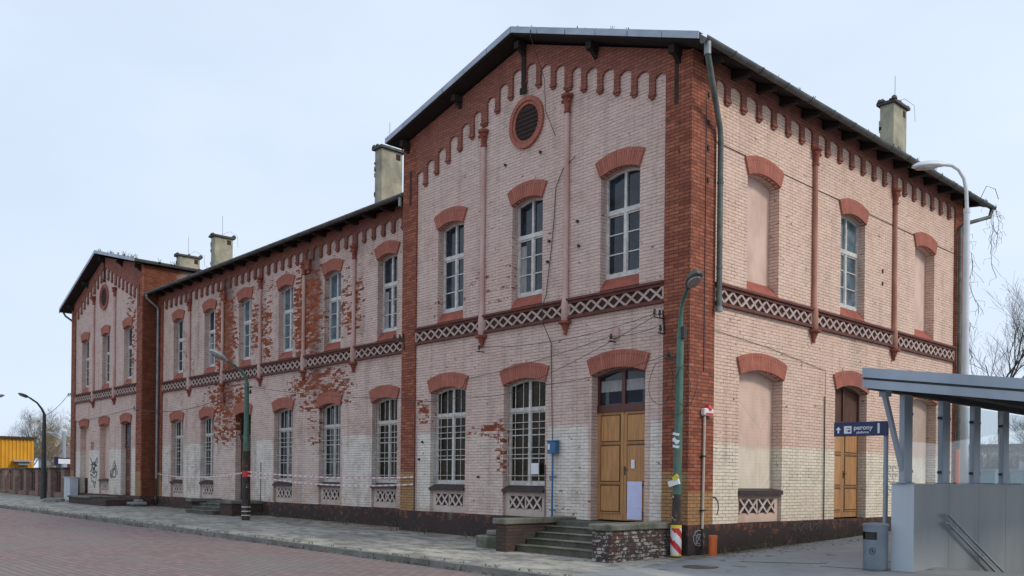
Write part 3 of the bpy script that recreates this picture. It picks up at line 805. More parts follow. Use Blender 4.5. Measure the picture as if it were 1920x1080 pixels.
FR.box(fm, -2.45, -2.03, 1.82, 2.10, -.2515, -.249); FR.box(fm, -1.9, -1.45, 1.82, 2.10, -.2515, -.249); fm.build('backing_board', 'board_dark', dr)
fm = MB(); FR.box(fm, -2.69, -2.03, 2.101, 2.36, -.2515, -.25); FR.box(fm, -1.92, -1.26, 2.101, 2.36, -.2515, -.25); fm.build('lace_curtain', 'curtain', dr)

# round louvred window in each gable
def rose(uc, zc, root):
    mb = MB(); n = 28
    def ring(r0, r1, d0, d1):
        for k in range(n):
            a0, a1 = 2*math.pi*k/n, 2*math.pi*(k+1)/n
            def p(r, a, d): return FR.P(uc+r*math.cos(a), zc+r*math.sin(a)*1.06, d)
            mb.face([p(r0,a0,d1), p(r0,a1,d1), p(r1,a1,d1), p(r1,a0,d1)], 0, [(0, a0*r1), (0, a1*r1), (r1-r0, a1*r1), (r1-r0, a0*r1)])
            mb.face([p(r1,a0,d1), p(r1,a1,d1), p(r1,a1,d0), p(r1,a0,d0)])
            mb.face([p(r0,a0,d1), p(r0,a1,d1), p(r0,a1,d0), p(r0,a0,d0)])
    ring(.51, .62, .001, .075); ring(.43, .509, .001, .04)
    o = mb.build('round_window', 'voussoir_brick', root)
    l = MB(); FR.poly(l, [(uc+.428*math.cos(2*math.pi*k/24), zc+.428*1.06*math.sin(2*math.pi*k/24)) for k in range(24)], .001, .004)
    l.build('louvre_shade', 'recess_dark', o)  # dark disc and dark louvres paint in the shade of an uncut recess
    l = MB()
    for k in range(7):
        z = zc-.33+k*.11; hw = math.sqrt(max(.01, .415**2-((z-zc)/1.06)**2))
        l.prism([FR.P(uc-hw, z, .006), FR.P(uc-hw, z-.05, .022), FR.P(uc-hw, z-.035, .025), FR.P(uc-hw, z+.015, .008)], (2*hw, 0, 0))
    l.build('louvres', 'soffit_wood', o)
rose(-5.08, 9.12, ST); rose(mirror(-5.08), 9.12, ST)

def wing_front(mir):
    X = mirror if mir else (lambda x: x)
    top = lw_top if mir else rw_top
    lo, hi = (X(W0), X(W1)) if not mir else (X(W1), X(W0))
    # corner pilasters
    for a, b in ((W0, W0+.66), (W1-.65, W1)):
        a2, b2 = sorted((X(a), X(b)))
        p = MB(); br = [a2, b2]
        zt = top
        d = .055
        A = [FR.P(a2, -1.02, d), FR.P(b2, -1.02, d), FR.P(b2, zt(b2), d), FR.P(a2, zt(a2), d)]
        p.face(A); off = Vector((0, d, 0))
        for i in range(4):
            q, r_ = Vector(A[i]), Vector(A[(i+1)%4]); p.face([q, r_, r_+off, q+off])
        p.build('pilaster', 'bare_red_brick', ST)
    co = [RID+.516*k for k in range(-8, 9)]; cols = [RID-1.548, RID+1.548]
    s = [X(c) for c in co]
    ctr = X(RID)
    frieze(FR, lo+.662 if not mir else lo+.652, hi-.652 if not mir else hi-.662, s, .16, lambda u: 10.19-.386*abs(u-ctr), lambda u: 10.66-.386*abs(u-ctr), top, .055, ST, wide=[X(c) for c in cols])
    for c in cols: column(FR, X(c), 8.93, ST)
    band(FR, lo+.66, hi-.66, ST, sorted(X(c) for c in cols))
    # timber slot in the apex and beside the pilasters
    t = MB(); FR.box(t, ctr-.07, ctr+.07, 10.02, 10.98, .0555, .085); FR.box(t, ctr-.11, ctr+.11, 9.86, 10.02, .0552, .10); t.build('timber_post', 'soffit_wood', ST)
    for a, hw, za, zb in ((X(-.36), .055, 8.15, 9.12), (X(-9.98), .05, 8.05, 9.05)):
        t = MB(); FR.box(t, a-hw, a+hw, za, zb, .0555, .062); t.build('timber_slot', 'recess_dark', ST)
wing_front(False); wing_front(True)

# right side elevation
D1 = 14.9
si_top = Line([(0, 9.22), (D1, 9.22)])
si_w = [(2.86, 1.37), (7.29, 1.36), (11.86, 1.38)]
si_g = [(2.85, 1.87), (7.28, 1.78), (11.9, 1.80)]
ops = [(u, w, 4.43, 7.08, .13) for u, w in si_w]+[(u, w, ZP, 2.47, .16) for u, w in si_g]
wall(SI, 'wall', 'painted_brick_side', 0, D1, ZP, si_top, ops, .30, ST)['label'] = 'peach and cream painted side wall'
blind(SI, 2.86, 1.37, 4.73, 7.08, .13, .27, ST); blind(SI, 11.86, 1.38, 4.73, 7.08, .13, .27, ST)
window(SI, 7.29, 1.36, 4.74, 7.08, .13, .28, 6.25, ST, glass='glass_pale', sill='brick', fr=.06)
for u, w in (si_g[0], si_g[2]):
    blind(SI, u, w, -.16, 2.47, .16, .27, ST, sill='dark', mat='blind_two_tone'); apron_panel(SI, u, w, -.285, ZP, .27, ST, 'blind_pink')
door(SI, 7.28, 1.78, -.90, 2.47, .16, .28, 1.50, ST, head='rust_board', glass='rust_board', label='ochre panelled door under a boarded fanlight')
for a, b in ((.0, .85), (D1-.85, D1)):
    p = MB(); SI.box(p, a, b, -1.02, 9.22, 0, .055)
    p.v = [(x, y-.0545 if a == 0 and y == 0 else y, z) for x, y, z in p.v]; p.build('pilaster', 'bare_red_brick', ST)
sc1, sc2 = 5.16, 9.70
co = [sc1-.645*k for k in range(1, 7)]+[sc1+.6486*k for k in range(0, 8)]+[sc2+.645*k for k in range(1, 7)]
frieze(SI, .852, D1-.852, co, .19, lambda u: 8.52, lambda u: 8.88, si_top, .055, ST, wide=(sc1, sc2))
for u in (sc1, sc2): column(SI, u, 8.02, ST, mat='column_red')
band(SI, .852, D1-.852, ST, (sc1, sc2))
# cracks with exposed joints, iron tie plates
def tie(fac, u, z, w, h, d0, d1):
    m = MB(); fac.box(m, u, u+w, z, z+h, d0, d1); m.build('iron_tie', 'iron_black', ST)
for z in (8.35, 7.75, 7.2, 6.5): tie(SI, .50, z, .06, .10, .056, .085)
for u, z in ((9.0, 5.95), (9.0, 5.6)): tie(SI, u, z, .05, .1, .001, .03)
for x, z in ((-4.25, 5.9), (-4.3, 5.4), (-3.25, 5.6), (-3.3, 6.2), (-4.6, 8.2), (-5.9, 8.2), (-.3, 7.7), (-.3, 7.1), (-9.35, 1.05), (-9.5, .55), (-6.85, .05)): tie(FR, x, z, .05, .06, .001, .06)

# centre block
C0, C1 = -30.99, -10.35
CY = .715
ce_top = Line([(C0, 8.56), (C1, 8.56)])
cu = [-12.24-3.28*k for k in range(6)]; cg = [-12.32, -15.62, -18.90, -22.15, -25.52, -28.69]
ops = [(u, 1.08, 4.43, 7.06, .12) for u in cu]+[(u, 1.40 if i < 3 else 1.32, ZP, 2.47, .13) for i, u in enumerate(cg)]
wall(CE, 'wall', 'painted_brick_centre', C0, C1, ZP, ce_top, ops, .30, ST)['label'] = 'centre wall with the paint flaked off in large patches'
for i, u in enumerate(cu): window(CE, u, 1.08, 4.74, 7.06, .12, .28, 6.25, ST, glass='glass_pale' if i in (1, 2, 3) else 'glass_blue', sill='brick', curtain=(i in (0, 4)))
for i, u in enumerate(cg):
    w = 1.40 if i < 3 else 1.32
    if i == 3: door(CE, u, w, -.90, 2.47, .13, .28, 1.55, ST, leaf='door_dark', groove='recess_dark', head='door_dark', glass='glass_brown', label='dark brown weathered double door'); continue
    window(CE, u, w, -.13, 2.47, .13, .28, 1.82, ST, glass='glass_brown' if i in (0, 5) else 'glass_blue', bars=2, grille=True, sill='dark')
    apron_panel(CE, u, w, -.302, ZP, .28, ST)
ccol = [-14.09, -17.38, -20.70, -24.0, -27.33]
for a, b in ((C0+.002, C0+.62),):
    p = MB(); CE.box(p, a, b, -1.02, 8.56, 0.0, .055); p.build('pilaster', 'bare_red_brick', ST)
co = [-10.80-.548*k for k in range(0, 36)]
co = [c for c in co if c > -30.1]
for c in ccol: co = [x for x in co if abs(x-c) > .30]+[c]
frieze(CE, C0+.622, C1-.002, co, .17, lambda u: 7.88, lambda u: 8.20, ce_top, .055, ST, wide=ccol)
for c in ccol: column(CE, c, 7.33, ST)
band(CE, C0+.622, C1-.002, ST, sorted(ccol))
# orange lumps where terracotta has broken off
br = MB()
for x, z in ((-17.1, 7.62), (-23.9, 7.5), (-23.9, 3.3)):
    CE.box(br, x-.16, x+.14, z-.15, z+.2, .001, .12); CE.box(br, x-.08, x+.1, z-.28, z-.1501, .001, .07)
br.build('broken_terracotta', 'orange_plastic' if False else 'terracotta', ST)

# left wing
L0, L1 = -41.34, -30.99
lu = [(-39.14, 1.1), (-36.0, 1.06), (-32.92, 1.08)]; lg = [(-39.2, 1.3), (-36.1, 1.34), (-33.05, 1.32)]
ops = [(u, w, 4.43, 7.16, .10) for u, w in lu]+[(u, w, ZP, 2.54, .12) for u, w in lg]
wall(FR, 'wall', 'painted_brick_front', L0, L1, ZP, lw_top, ops, .30, ST)
for u, w in lu: window(FR, u, w, 4.74, 7.16, .10, .28, 6.27, ST, sill='brick')
o = blind(FR, -39.2, 1.3, -.12, 2.54, .12, .27, ST, sill=None)
gv = MB(); FR.box(gv, -39.84, -38.56, ZP, -.121, -.29, -.26); gv.build('vent_opening', 'recess_dark', o)
o = blind(FR, -36.1, 1.34, -.16, 2.54, .12, .27, ST, sill='dark'); apron_panel(FR, -36.1, 1.34, -.285, ZP, .27, ST)
door(FR, -33.05, 1.32, -.90, 2.54, .12, .28, 1.40, ST, leaf='door_maroon', groove='door_ochre', head='door_maroon', glass='glass_pale', label='maroon door with ochre panels and a glazed fanlight')
# side and rear walls of the wings and centre
sd = MB()
for x in (W0, L1): sd.face([(x, .001, ZP), (x, 14.9, ZP), (x, 14.9, 9.9), (x, .001, 9.9)])
for x in (L0,): sd.face([(x, 0, ZP), (x, 14.9, ZP), (x, 14.9, 9.2), (x, 0, 9.2)])
sd.face([(W0, 14.9, ZP), (0, 14.9, ZP), (0, 14.9, 9.2), (RID, 14.9, 11.1), (W0, 14.9, 9.9)])
sd.face([(L0, 14.9, ZP), (L1, 14.9, ZP), (L1, 14.9, 9.9), (mirror(RID), 14.9, 11.1), (L0, 14.9, 9.2)])
sd.face([(C0, 14.2, ZP), (C1, 14.2, ZP), (C1, 14.2, 8.5), (C0, 14.2, 8.5)])
sd.build('wing_side', 'side_brick', ST)
# plinth
pl = MB()
def pbox(a, b, y0, y1): pl.box(a, b, y0, y1, -1.9, ZP)
pbox(W0-.02, W1+.07, -.07, .6); pbox(L0-.07, L1+.05, -.07, .6); pbox(C0+.051, C1-.021, CY-.07, 1.2)
pl.box(-.6, .07, .601, D1+.07, -1.9, ZP)
pl.build('plinth', 'plinth_render', ST)

# ---------------- roofs
def slab(mb, x0, z0, x1, z1, y0, y1, t, m=0):
    mb.prism([(x0, y0, z0), (x1, y0, z1), (x1, y0, z1-t), (x0, y0, z0-t)], (0, y1-y0, 0), m)
def wing_roof(mir):
    X = mirror if mir else (lambda x: x)
    y0, y1 = -.53, 15.5
    r = MB()
    slab(r, X(RID), 11.37, X(.56), 9.19, y0, y1, .10); slab(r, X(RID), 11.37, X(-10.62), 10.03, y0, y1, .10)
    o = r.build('roof', 'roof_felt', ST)
    s = MB()       # boarded soffit under the roof
    slab(s, X(RID), 11.268, X(.53), 9.10, y0+.03, y1, .04); slab(s, X(RID), 11.268, X(-10.58), 9.945, y0+.03, y1, .04)
    for px_, zz in ((-.30, 9.36), (-2.7, 10.27), (RID, 11.14), (-7.7, 10.58), (-10.1, 9.97)):      # purlin ends
        a = X(px_); s.box(a-.08, a+.08, -.34, -.056, zz-.20, zz-.03)
        s.prism([(a-.05, -.26, zz-.20), (a-.05, -.0565, zz-.20), (a-.05, -.0565, zz-.36)], (.10, 0, 0))
    for k in range(15):           # rafter feet under the eave
        y = .35+k*1.02
        a = [(X(.055), y, 9.22), (X(.50), y, 9.055), (X(.50), y, 8.95), (X(.055), y, 9.0)]
        s.prism(a, (0, .13, 0))
    s.build('soffit', 'soffit_wood', o)
    f = MB()       # zinc verge in lengths
    for (xa, za, xb, zb, n) in ((RID, 11.37, .56, 9.19, 6), (RID, 11.37, -10.62, 10.03, 6)):
        for k in range(n):
            t0, t1 = k/n+.0015, (k+1)/n-.0015
            a = (X(xa+(xb-xa)*t0), za+(zb-za)*t0); b = (X(xa+(xb-xa)*t1), za+(zb-za)*t1)
            q = .005 if k % 2 else 0
            f.prism([(a[0], y0-.02-q, a[1]+.03), (b[0], y0-.02-q, b[1]+.03), (b[0], y0-.02-q, b[1]-.11), (a[0], y0-.02-q, a[1]-.11)], (0, .02+q-.001, 0))
            f.prism([(a[0], y0-.02, a[1]+.031), (b[0], y0-.02, b[1]+.031), (b[0], y0-.02, b[1]+.045), (a[0], y0-.02, a[1]+.045)], (0, .16, 0))
    f.build('verge', 'fascia_zinc', o)
    # eave gutter, in overlapping lengths
    gt = MB(); n = 8; sgn = -1 if mir else 1
    for k in range(15):
        ya = y0+.02+k*1.07; yb = ya+1.06
        gx, gz = X(.645), 9.115-.004*k
        for i in range(n):
            a0, a1 = math.pi*(1+i/n), math.pi*(1+(i+1)/n); rr = .095
            P = lambda a, y, r2: (gx+r2*math.cos(a), y, gz+r2*math.sin(a))
            gt.face([P(a0, ya, rr), P(a1, ya, rr), P(a1, yb, rr), P(a0, yb, rr)])
            gt.face([P(a0, yb-.04, rr+.014), P(a1, yb-.04, rr+.014), P(a1, yb+.015, rr+.014), P(a0, yb+.015, rr+.014)])
            gt.face([P(a0, yb-.04, rr+.014), P(a1, yb-.04, rr+.014), P(a1, yb-.04, rr), P(a0, yb-.04, rr)])
    for y in (y0+.02, y0+.02+15*1.07-.01):
        gt.face([(gx+.095*math.cos(math.pi*(1+i/8)), y, gz+.095*math.sin(math.pi*(1+i/8))) for i in range(9)])
    gt.build('gutter', 'gutter_zinc', o)
    return o
RF = wing_roof(False); LF = wing_roof(True)
cr = MB()
cr.prism([(C0+.02, .12, 8.64), (C0+.02, 7.45, 11.3), (C0+.02, 7.45, 11.2), (C0+.02, .12, 8.54)], (C1-C0-.04, 0, 0))
cr.prism([(C0+.02, 14.8, 8.64), (C0+.02, 7.45, 11.3), (C0+.02, 7.45, 11.2), (C0+.02, 14.8, 8.54)], (C1-C0-.04, 0, 0))
CRF = cr.build('roof', 'roof_felt', ST)
s = MB(); s.prism([(C0+.03, .16, 8.54), (C0+.03, .76, 8.757), (C0+.03, .76, 8.715), (C0+.03, .16, 8.498)], (C1-C0-.06, 0, 0))
for k in range(20):
    x = C0+.7+k*1.02; s.prism([(x, .20, 8.50), (x, .655, 8.66), (x, .655, 8.42), (x, .20, 8.41)], (.13, 0, 0))
s.build('soffit', 'soffit_wood', CRF)
gt = MB()
for k in range(20):
    xa = C0+.05+k*1.027; xb = xa+1.02; gy, gz = .03, 8.54
    for i in range(8):
        a0, a1 = math.pi*(1+i/8), math.pi*(1+(i+1)/8)
        P = lambda a, x, r2: (x, gy+r2*math.cos(a), gz+r2*math.sin(a))
        gt.face([P(a0, xa, .09), P(a1, xa, .09), P(a1, xb, .09), P(a0, xb, .09)])
        gt.face([P(a0, xb-.04, .103), P(a1, xb-.04, .103), P(a1, xb+.01, .103), P(a0, xb+.01, .103)])
gt.build('gutter', 'gutter_zinc', CRF)
# hip closing the valley against the wings
# ragged moss and grass along the roof edges
ms = MB()
def tuft(x, y, z, s):
    for k in range(5):
        a = rnd.uniform(0, 6.28); b = rnd.uniform(.2, .6); h = s*rnd.uniform(.6, 1.3)
        ms.bar((x, y, z), (x+b*h*math.cos(a), y+b*h*math.sin(a), z+h), .012, .004)
    ms.lathe([(0, -.01), (s*.35, .0), (s*.25, s*.22), (0, s*.3)], (x+rnd.uniform(-.05, .05), y, z), 6)
for k in range(16):
    t_ = rnd.random(); tuft(RID+(.56-RID)*t_, -.35, 11.40-(11.37-9.19)*t_, rnd.uniform(.05, .12))
    t_ = rnd.random(); tuft(.55, .2+15*t_, 9.2, rnd.uniform(.05, .11))
for k in range(22):
    t_ = rnd.random(); tuft(mirror(RID+(-10.62-RID)*t_), -.35, 11.38-(11.37-10.03)*t_, rnd.uniform(.08, .2))
for k in range(10): tuft(mirror(-10.6), rnd.uniform(0, 6), 10.03, rnd.uniform(.1, .2))
mo = ms.build('roof_moss', 'moss', RF)

# ---------------- chimneys
def chimney(x0, x1, y0, y1, zb, zt, roof, rag=0):
    m = MB(); m.box(x0, x1, y0, y1, zb, zt)
    if rag:
        for k in range(7):
            z = zb+1.0+rnd.random()*(zt-zb-1.3); m.box(x0-.03, x0+.06, y0-.02, y0+.1, z, z+rnd.uniform(.06, .2))
    o = m.build('chimney', 'chimney_render', roof, bevel=.012)
    c = MB(); c.box(x0-.09, x1+.09, y0-.09, y1+.09, zt, zt+.09)
    for k in range(9):
        x = rnd.uniform(x0-.05, x1+.05); y = rnd.choice((y0-.05, y1+.05, rnd.uniform(y0, y1)))
        s_ = rnd.uniform(.05, .12); c.lathe([(0, 0), (s_, .0), (s_*.7, s_*.8), (0, s_*1.3)], (x, y, zt+.085), 6)
    for (fx, fy) in ((x0+(x1-x0)*.3, y0), ):
        pass
    c.build('chimney_cap', 'chimney_cap', o)
    fl = MB(); fl.box(x1+.001, x1+.006, y1-.30, y1-.10, zt-.30, zt-.08); fl.build('flue_hole', 'recess_dark', o)
    a = MB(); ax, ay = x0+(x1-x0)*.6, y0+(y1-y0)*.5
    a.tube([(ax, ay, zt+.08), (ax, ay, zt+1.1)], .008, 5); a.tube([(ax, ay, zt+.2), (ax+.2, ay+.3, zt+.35), (x1+.2, y1+.15, zt+.15), (x1+.22, y1+.16, zt-.4)], .006, 5)
    a.build('aerial_rod', 'iron_black', o)
    return o
chimney(-16.42, -15.97, 3.0, 3.93, 9.0, 12.16, CRF, 1)
chimney(-30.45, -30.02, 3.0, 3.92, 9.2, 11.62, CRF, 1)
chimney(-34.62, -34.2, 3.0, 4.08, 9.6, 11.42, LF, 1)
chimney(-2.48, -2.0, 14.07, 15.06, 9.6, 12.86, RF, 1)

# ---------------- rain pipes
def pipe(pts, r, mat, parent, rings=True, name='downpipe'):
    m = MB(); m.tube(pts, r, 10)
    if rings:
        a, b = Vector(pts[-2]), Vector(pts[-1]); n = max(2, int((b-a).length/1.6))
        for k in range(n): 
            p = a+(b-a)*(k+.5)/n; m.tube([p, p+(b-a).normalized()*.05], r+.012, 10)
    return m.build(name, mat, parent, smooth=True)
p1 = pipe([(.645, -.36, 9.06), (.645, -.36, 8.82), (.17, .80, 7.75), (.155, .86, 7.5), (.155, .86, 3.80)], .062, 'pipe_old', ST)
p = MB(); p.tube([(.645, -.36, 9.04), (.645, -.36, 8.78)], .075, 10); p.tube([(.155, .86, 3.84), (.155, .86, 3.74)], .085, 10); p.build('pipe_collar', 'pipe_zinc', p1, smooth=True)
p2 = pipe([(.645, 15.45, 9.02), (.62, 15.3, 8.7), (.20, 14.3, 8.35), (.155, 14.15, 8.2), (.155, 14.15, 1.15)], .062, 'pipe_old', ST)
p = MB(); p.tube([(.155, 14.15, 1.15), (.155, 14.15, -1.2)], .075, 10); p.build('pipe_foot', 'orange_plastic', p2, smooth=True)
p3 = pipe([(C0+.30, .03, 8.47), (C0+.30, .04, 8.3), (C0+.33, .55, 7.9), (C0+.33, .56, 7.7), (C0+.33, .56, -.1)], .058, 'pipe_zinc', ST)
p = MB(); p.tube([(C0+.33, .56, -.1), (C0+.33, .56, -1.3)], .05, 8); p.build('pipe_foot', 'iron_black', p3, smooth=True)
p4 = pipe([(-10.62, .03, 8.46), (-10.62, .03, 8.2)], .06, 'pipe_zinc', ST, rings=False)
p5 = pipe([(mirror(.645), -.3, 9.05), (mirror(.62), -.2, 8.85), (mirror(.12), .0, 8.55), (mirror(.10), .05, 8.4), (mirror(.10), .05, 4.0)], .055, 'pipe_old', ST)
# lightning conductor down the gable, thin conduits, wall boxes
def wire(pts, r, n):
    m = MB(); m.tube(pts, r, n); m.build('wall_cable', 'cable_black', ST)
wire([(-4.42, -.56, 11.06), (-4.42, -.56, 10.9), (-4.40, -.08, 10.0), (-4.36, -.07, 9.2), (-4.05, -.03, 8.5)], .008, 5)
wire([(-3.35, -.05, 7.8), (-3.75, -.05, 7.6), (-4.0, -.04, 7.2), (-4.05, -.04, 6.4), (-4.15, -.04, 5.6), (-4.3, -.04, 4.6), (-4.32, -.13, 4.35), (-4.32, -.12, 3.9), (-4.1, -.04, 3.4), (-4.03, -.035, .95)], .011, 5)
wire([(.03, .42, 9.0), (.065, .45, 8.0), (.065, .45, 2.4)], .010, 5)
wire([(.03, 5.8, 2.25), (.03, 5.8, -1.0)], .016, 5); wire([(.02, 5.85, 2.3), (.02, 5.85, 2.9), (.02, 3.2, 3.2), (.02, .9, 3.35)], .006, 4)
wire([(.012, .9, 7.5), (.012, 5.0, 7.45), (.012, 9.5, 7.42), (.012, 14.0, 7.4)], .009, 4)
wire([(-4.28, -.02, .4), (-4.28, -.02, -.9)], .010, 5)
wire([(-9.62, -.07, 1.9), (-9.62, -.07, -1.4)], .009, 5)
wire([(-20.6, .70, .6), (-20.6, .70, -.9)], .012, 5)
# iron brackets with insulators
def bracket(p, out, parent, n=2):
    m = MB(); p = Vector(p); o_ = Vector(out)
    L_ = .38 if n > 1 else .24
    m.bar(p, p+o_*L_, .025, .025)
    if n > 1: m.bar(p+Vector((0,0,-.30)), p+o_*.05+Vector((0,0,.18)), .03, .025, up=(1,0,0))
    for k in range(n):
        q = p+o_*(.16+.18*k); m.lathe([(.012, 0), (.012, .06), (.04, .065), (.035, .11), (.02, .13), (.03, .16), (0, .18)], q, 8)
    return m.build('insulator_bracket', 'iron_black', parent)
bracket((-.62, -.06, 3.55), (0, -1, 0), ST); bracket((-.60, -.06, 3.22), (0, -1, 0), ST, 1); bracket((-10.2, -.06, 4.12), (-.85, -.5, 0), ST)
bracket((-6.66, -.02, 3.42), (0, -1, 0), ST, 1); bracket((-2.04, -.02, 3.2), (0, -1, 0), ST, 1); bracket((-31.4, -.06, 3.1), (0, -1, 0), ST, 1); bracket((-41.4, -.0, 4.4), (-1, -.2, 0), ST, 2)
lb = MB(); FR.box(lb, -2.15, -1.93, 3.3, 3.52, .001, .06); lb.build('patch_plate', 'column_paint', ST)
# graffiti: sprayed tags on the left wing, scrawls on the plinth and corner
def spray(strokes, fac, r, mat, d=.006):
    m = MB()
    for st in strokes:
        for a, b in zip(st, st[1:]):
            p, q = Vector(fac.P(a[0], a[1], d)), Vector(fac.P(b[0], b[1], d)); m.bar(p, q, .004, r, up=Vector(fac.P(0, 0, 1))-Vector(fac.P(0, 0, 0)) if False else (0,0,1))
    return m.build('graffiti', mat, ST)
def arcpts(cx, cz, rx, rz, a0, a1, n=10): return [(cx+rx*math.cos(R(a0+(a1-a0)*i/n)), cz+rz*math.sin(R(a0+(a1-a0)*i/n))) for i in range(n+1)]
spray([[(-38.2, .95), (-37.8, .62), (-37.35, .55), (-37.7, .25), (-37.15, .95)], [(-38.1, .55), (-37.6, .72), (-37.2, .5), (-37.05, .95)], [(-38.2, .2), (-37.7, .45), (-37.1, .1), (-37.5, -.1), (-38.1, .1), (-37.9, -.3), (-37.3, -.35), (-37.1, .3)],
       arcpts(-37.6, .38, .35, .25, 20, 320), [(-37.75, -.2), (-37.5, -.62), (-37.3, -.3)], [(-37.9, .75), (-37.6, .1), (-37.4, .8)],
       [(-35.15, .25), (-35.0, -.05), (-34.85, .3), (-34.6, .75), (-34.3, .4), (-34.05, .05)], arcpts(-34.6, .15, .28, .22, 0, 360), arcpts(-34.95, .12, .2, .2, 90, 330), [(-34.75, .1), (-34.5, .55), (-34.35, .0)]], FR, .05, 'spray_black')
spray([[(-38.9, 1.9), (-38.7, 1.5), (-38.95, 1.2), (-38.65, 1.0)], arcpts(-38.8, 1.3, .2, .35, 60, 330), [(-38.7, 1.9), (-38.6, 1.2)]], Fac('F', .27), .05, 'spray_black')
spray([[(-38.1, 1.75), (-37.7, 1.75), (-37.7, 1.4), (-38.1, 1.4), (-38.1, 1.75)], [(-38.0, 1.68), (-37.82, 1.68), (-37.82, 1.48), (-38.0, 1.48), (-38.0, 1.68)]], FR, .05, 'red_paint')
spray([arcpts(.97, -.55, .17, .22, 120, -50)], SI, .03, 'spray_black')
for k in range(4): spray([[(9.2+i*.2+j, .5-k*.22+.03*(j > .1)) for j in (0, .08, .16)] for i in range(5)]+[arcpts(9.3+.3*i, .45-.22*k, .1, .09, 0, 300, 6) for i in range(3)], SI, .02, 'spray_grey')
PLF = Fac('R', .07)
for i in range(5):
    j = .03*math.sin(i*2.7); spray([[(4.2+.28*i, -1.0+j), (4.30+.26*i, -1.18-j), (4.36+.28*i+j, -1.05), (4.5+.28*i, -1.15+j), (4.44+.28*i, -.99)]]+([arcpts(4.3+.28*i, -1.1-j, .10, .07, 40, 250, 7)] if i % 2 == 0 else []), PLF, .016, 'spray_faint')
spray([arcpts(.32, -1.2, .2, .17, 0, 340), arcpts(.32, -1.22, .1, .1, 60, 300), [(.15, -1.1), (.5, -1.32)], [(.2, -1.35), (.45, -1.05)]], PLF, .016, 'spray_grey')

# ------------------------------------------------------------------ entrance steps
def steps(name, label, x0, x1, y_wall, tread, n, zt, lb, rb, matl, matr, capz):
    t = thing(name, label, 'steps', ((x0+x1)/2, y_wall-.8, g((x0+x1)/2, -1)))
    land = y_wall-.75
    m = MB(); m.box(x0, x1, land, y_wall-.075, -2.0, zt); m.build('landing', 'step_concrete', t, bevel=.01)
    rise = (zt-(g(x0, land-n*tread)))/(n+1)
    for k in range(n):
        m = MB(); j = rnd.uniform(-.015, .015)
        m.box(x0+.002, x1-.002, land-(k+1)*tread+j, land-k*tread-.001-(0 if k == 0 else -.02), -2.0, zt-(k+1)*rise); 
        m.build('step', 'step_concrete', t)
        m = MB(); m.box(x0+.002, x1-.002, land-(k+1)*tread+j-.03, land-k*tread-.002, zt-(k+1)*rise+.0005, zt-(k+1)*rise+.025); m.build('tread', 'cap_concrete', t, bevel=.008)
    for (a, b, yl, mt) in ((lb[0], lb[1], lb[2], matl), (rb[0], rb[1], rb[2], matr)):
        m = MB(); m.box(a, b, yl, y_wall-.073, -2.0, capz-.13); o = m.build('side_wall', mt, t, bevel=.02)
        c = MB(); c.box(a-.05, b+.05, yl-.06, y_wall-.072, capz-.13, capz); c.build('coping', 'cap_concrete', o, bevel=.02)
    return t
steps('entrance_steps', 'worn concrete steps with flaking side walls under the ochre front door', -3.18, -.66, 0, .31, 4, -.93, (-3.56, -3.19, -2.30), (-.655, -.14, -2.30), 'block_dark', 'block_flaking', -.855)
steps('entrance_steps', 'small broken brick steps before the dark brown door behind the green lamp post', -23.9, -21.35, CY, .28, 3, -.95, (-24.35, -23.92, -.6), (-21.34, -20.3, -.62), 'block_dark', 'block_dark', -.88)
pf = MB(); pf.box(-37.0, -31.6, -1.40, -.075, -2.0, -1.09); t = solo(pf, 'loading_platform', 'block_dark', 'low crumbling brick and stone platform along the far left wing', 'platform', (-34.5, -.75, -1.4), bevel=.02)
c = MB(); c.box(-37.1, -33.6, -1.45, -.074, -1.09, -1.0); c.build('slab', 'cap_concrete', t, bevel=.02)
# concrete block by the corner steps
bl = MB(); bl.prism([(-4.62, -2.0, -1.7), (-3.72, -2.0, -1.7), (-3.72, -1.45, -1.7), (-4.62, -1.45, -1.7)], (0, 0, .40)); bl.box(-4.35, -3.75, -1.9, -1.5, -1.299, -1.17)
solo(bl, 'concrete_block', 'cap_concrete', 'stepped concrete block lying against the left wall of the corner entrance steps', 'block', (-4.2, -1.7, -1.6), bevel=.03)
# rubble pile and stones by the left wing
rb_ = MB(); rb_.prism([(-31.5, -.5, -1.33), (-30.3, -.62, -1.31), (-29.9, -.15, -1.3), (-31.2, -.05, -1.32)], (0, 0, .13)); rb_.box(-30.9, -30.4, -.4, -.12, -1.18, -1.08); rb_.box(-31.2, -30.2, -.45, -.2, -1.5, -1.32)
solo(rb_, 'broken_slab', 'rubble', 'broken pale slab lying on the ground below the zinc downpipe of the left wing', 'slab', (-30.7, -.3, -1.4), bevel=.02)
rb_ = MB()
for k in range(12):
    x, y = -38.6+rnd.uniform(-.9, .5), -1.4+rnd.uniform(-.5, .4); s_ = rnd.uniform(.12, .35)
    rb_.lathe([(0, 0), (s_, .02), (s_*.8, s_*.5), (0, s_*.75)], (x, y, g(x, y)-.02), 7)
solo(rb_, 'rubble_heap', 'rubble', 'heap of grey rubble beside the grey cabinet at the far left corner', 'rubble', (-38.6, -1.4, -1.4))

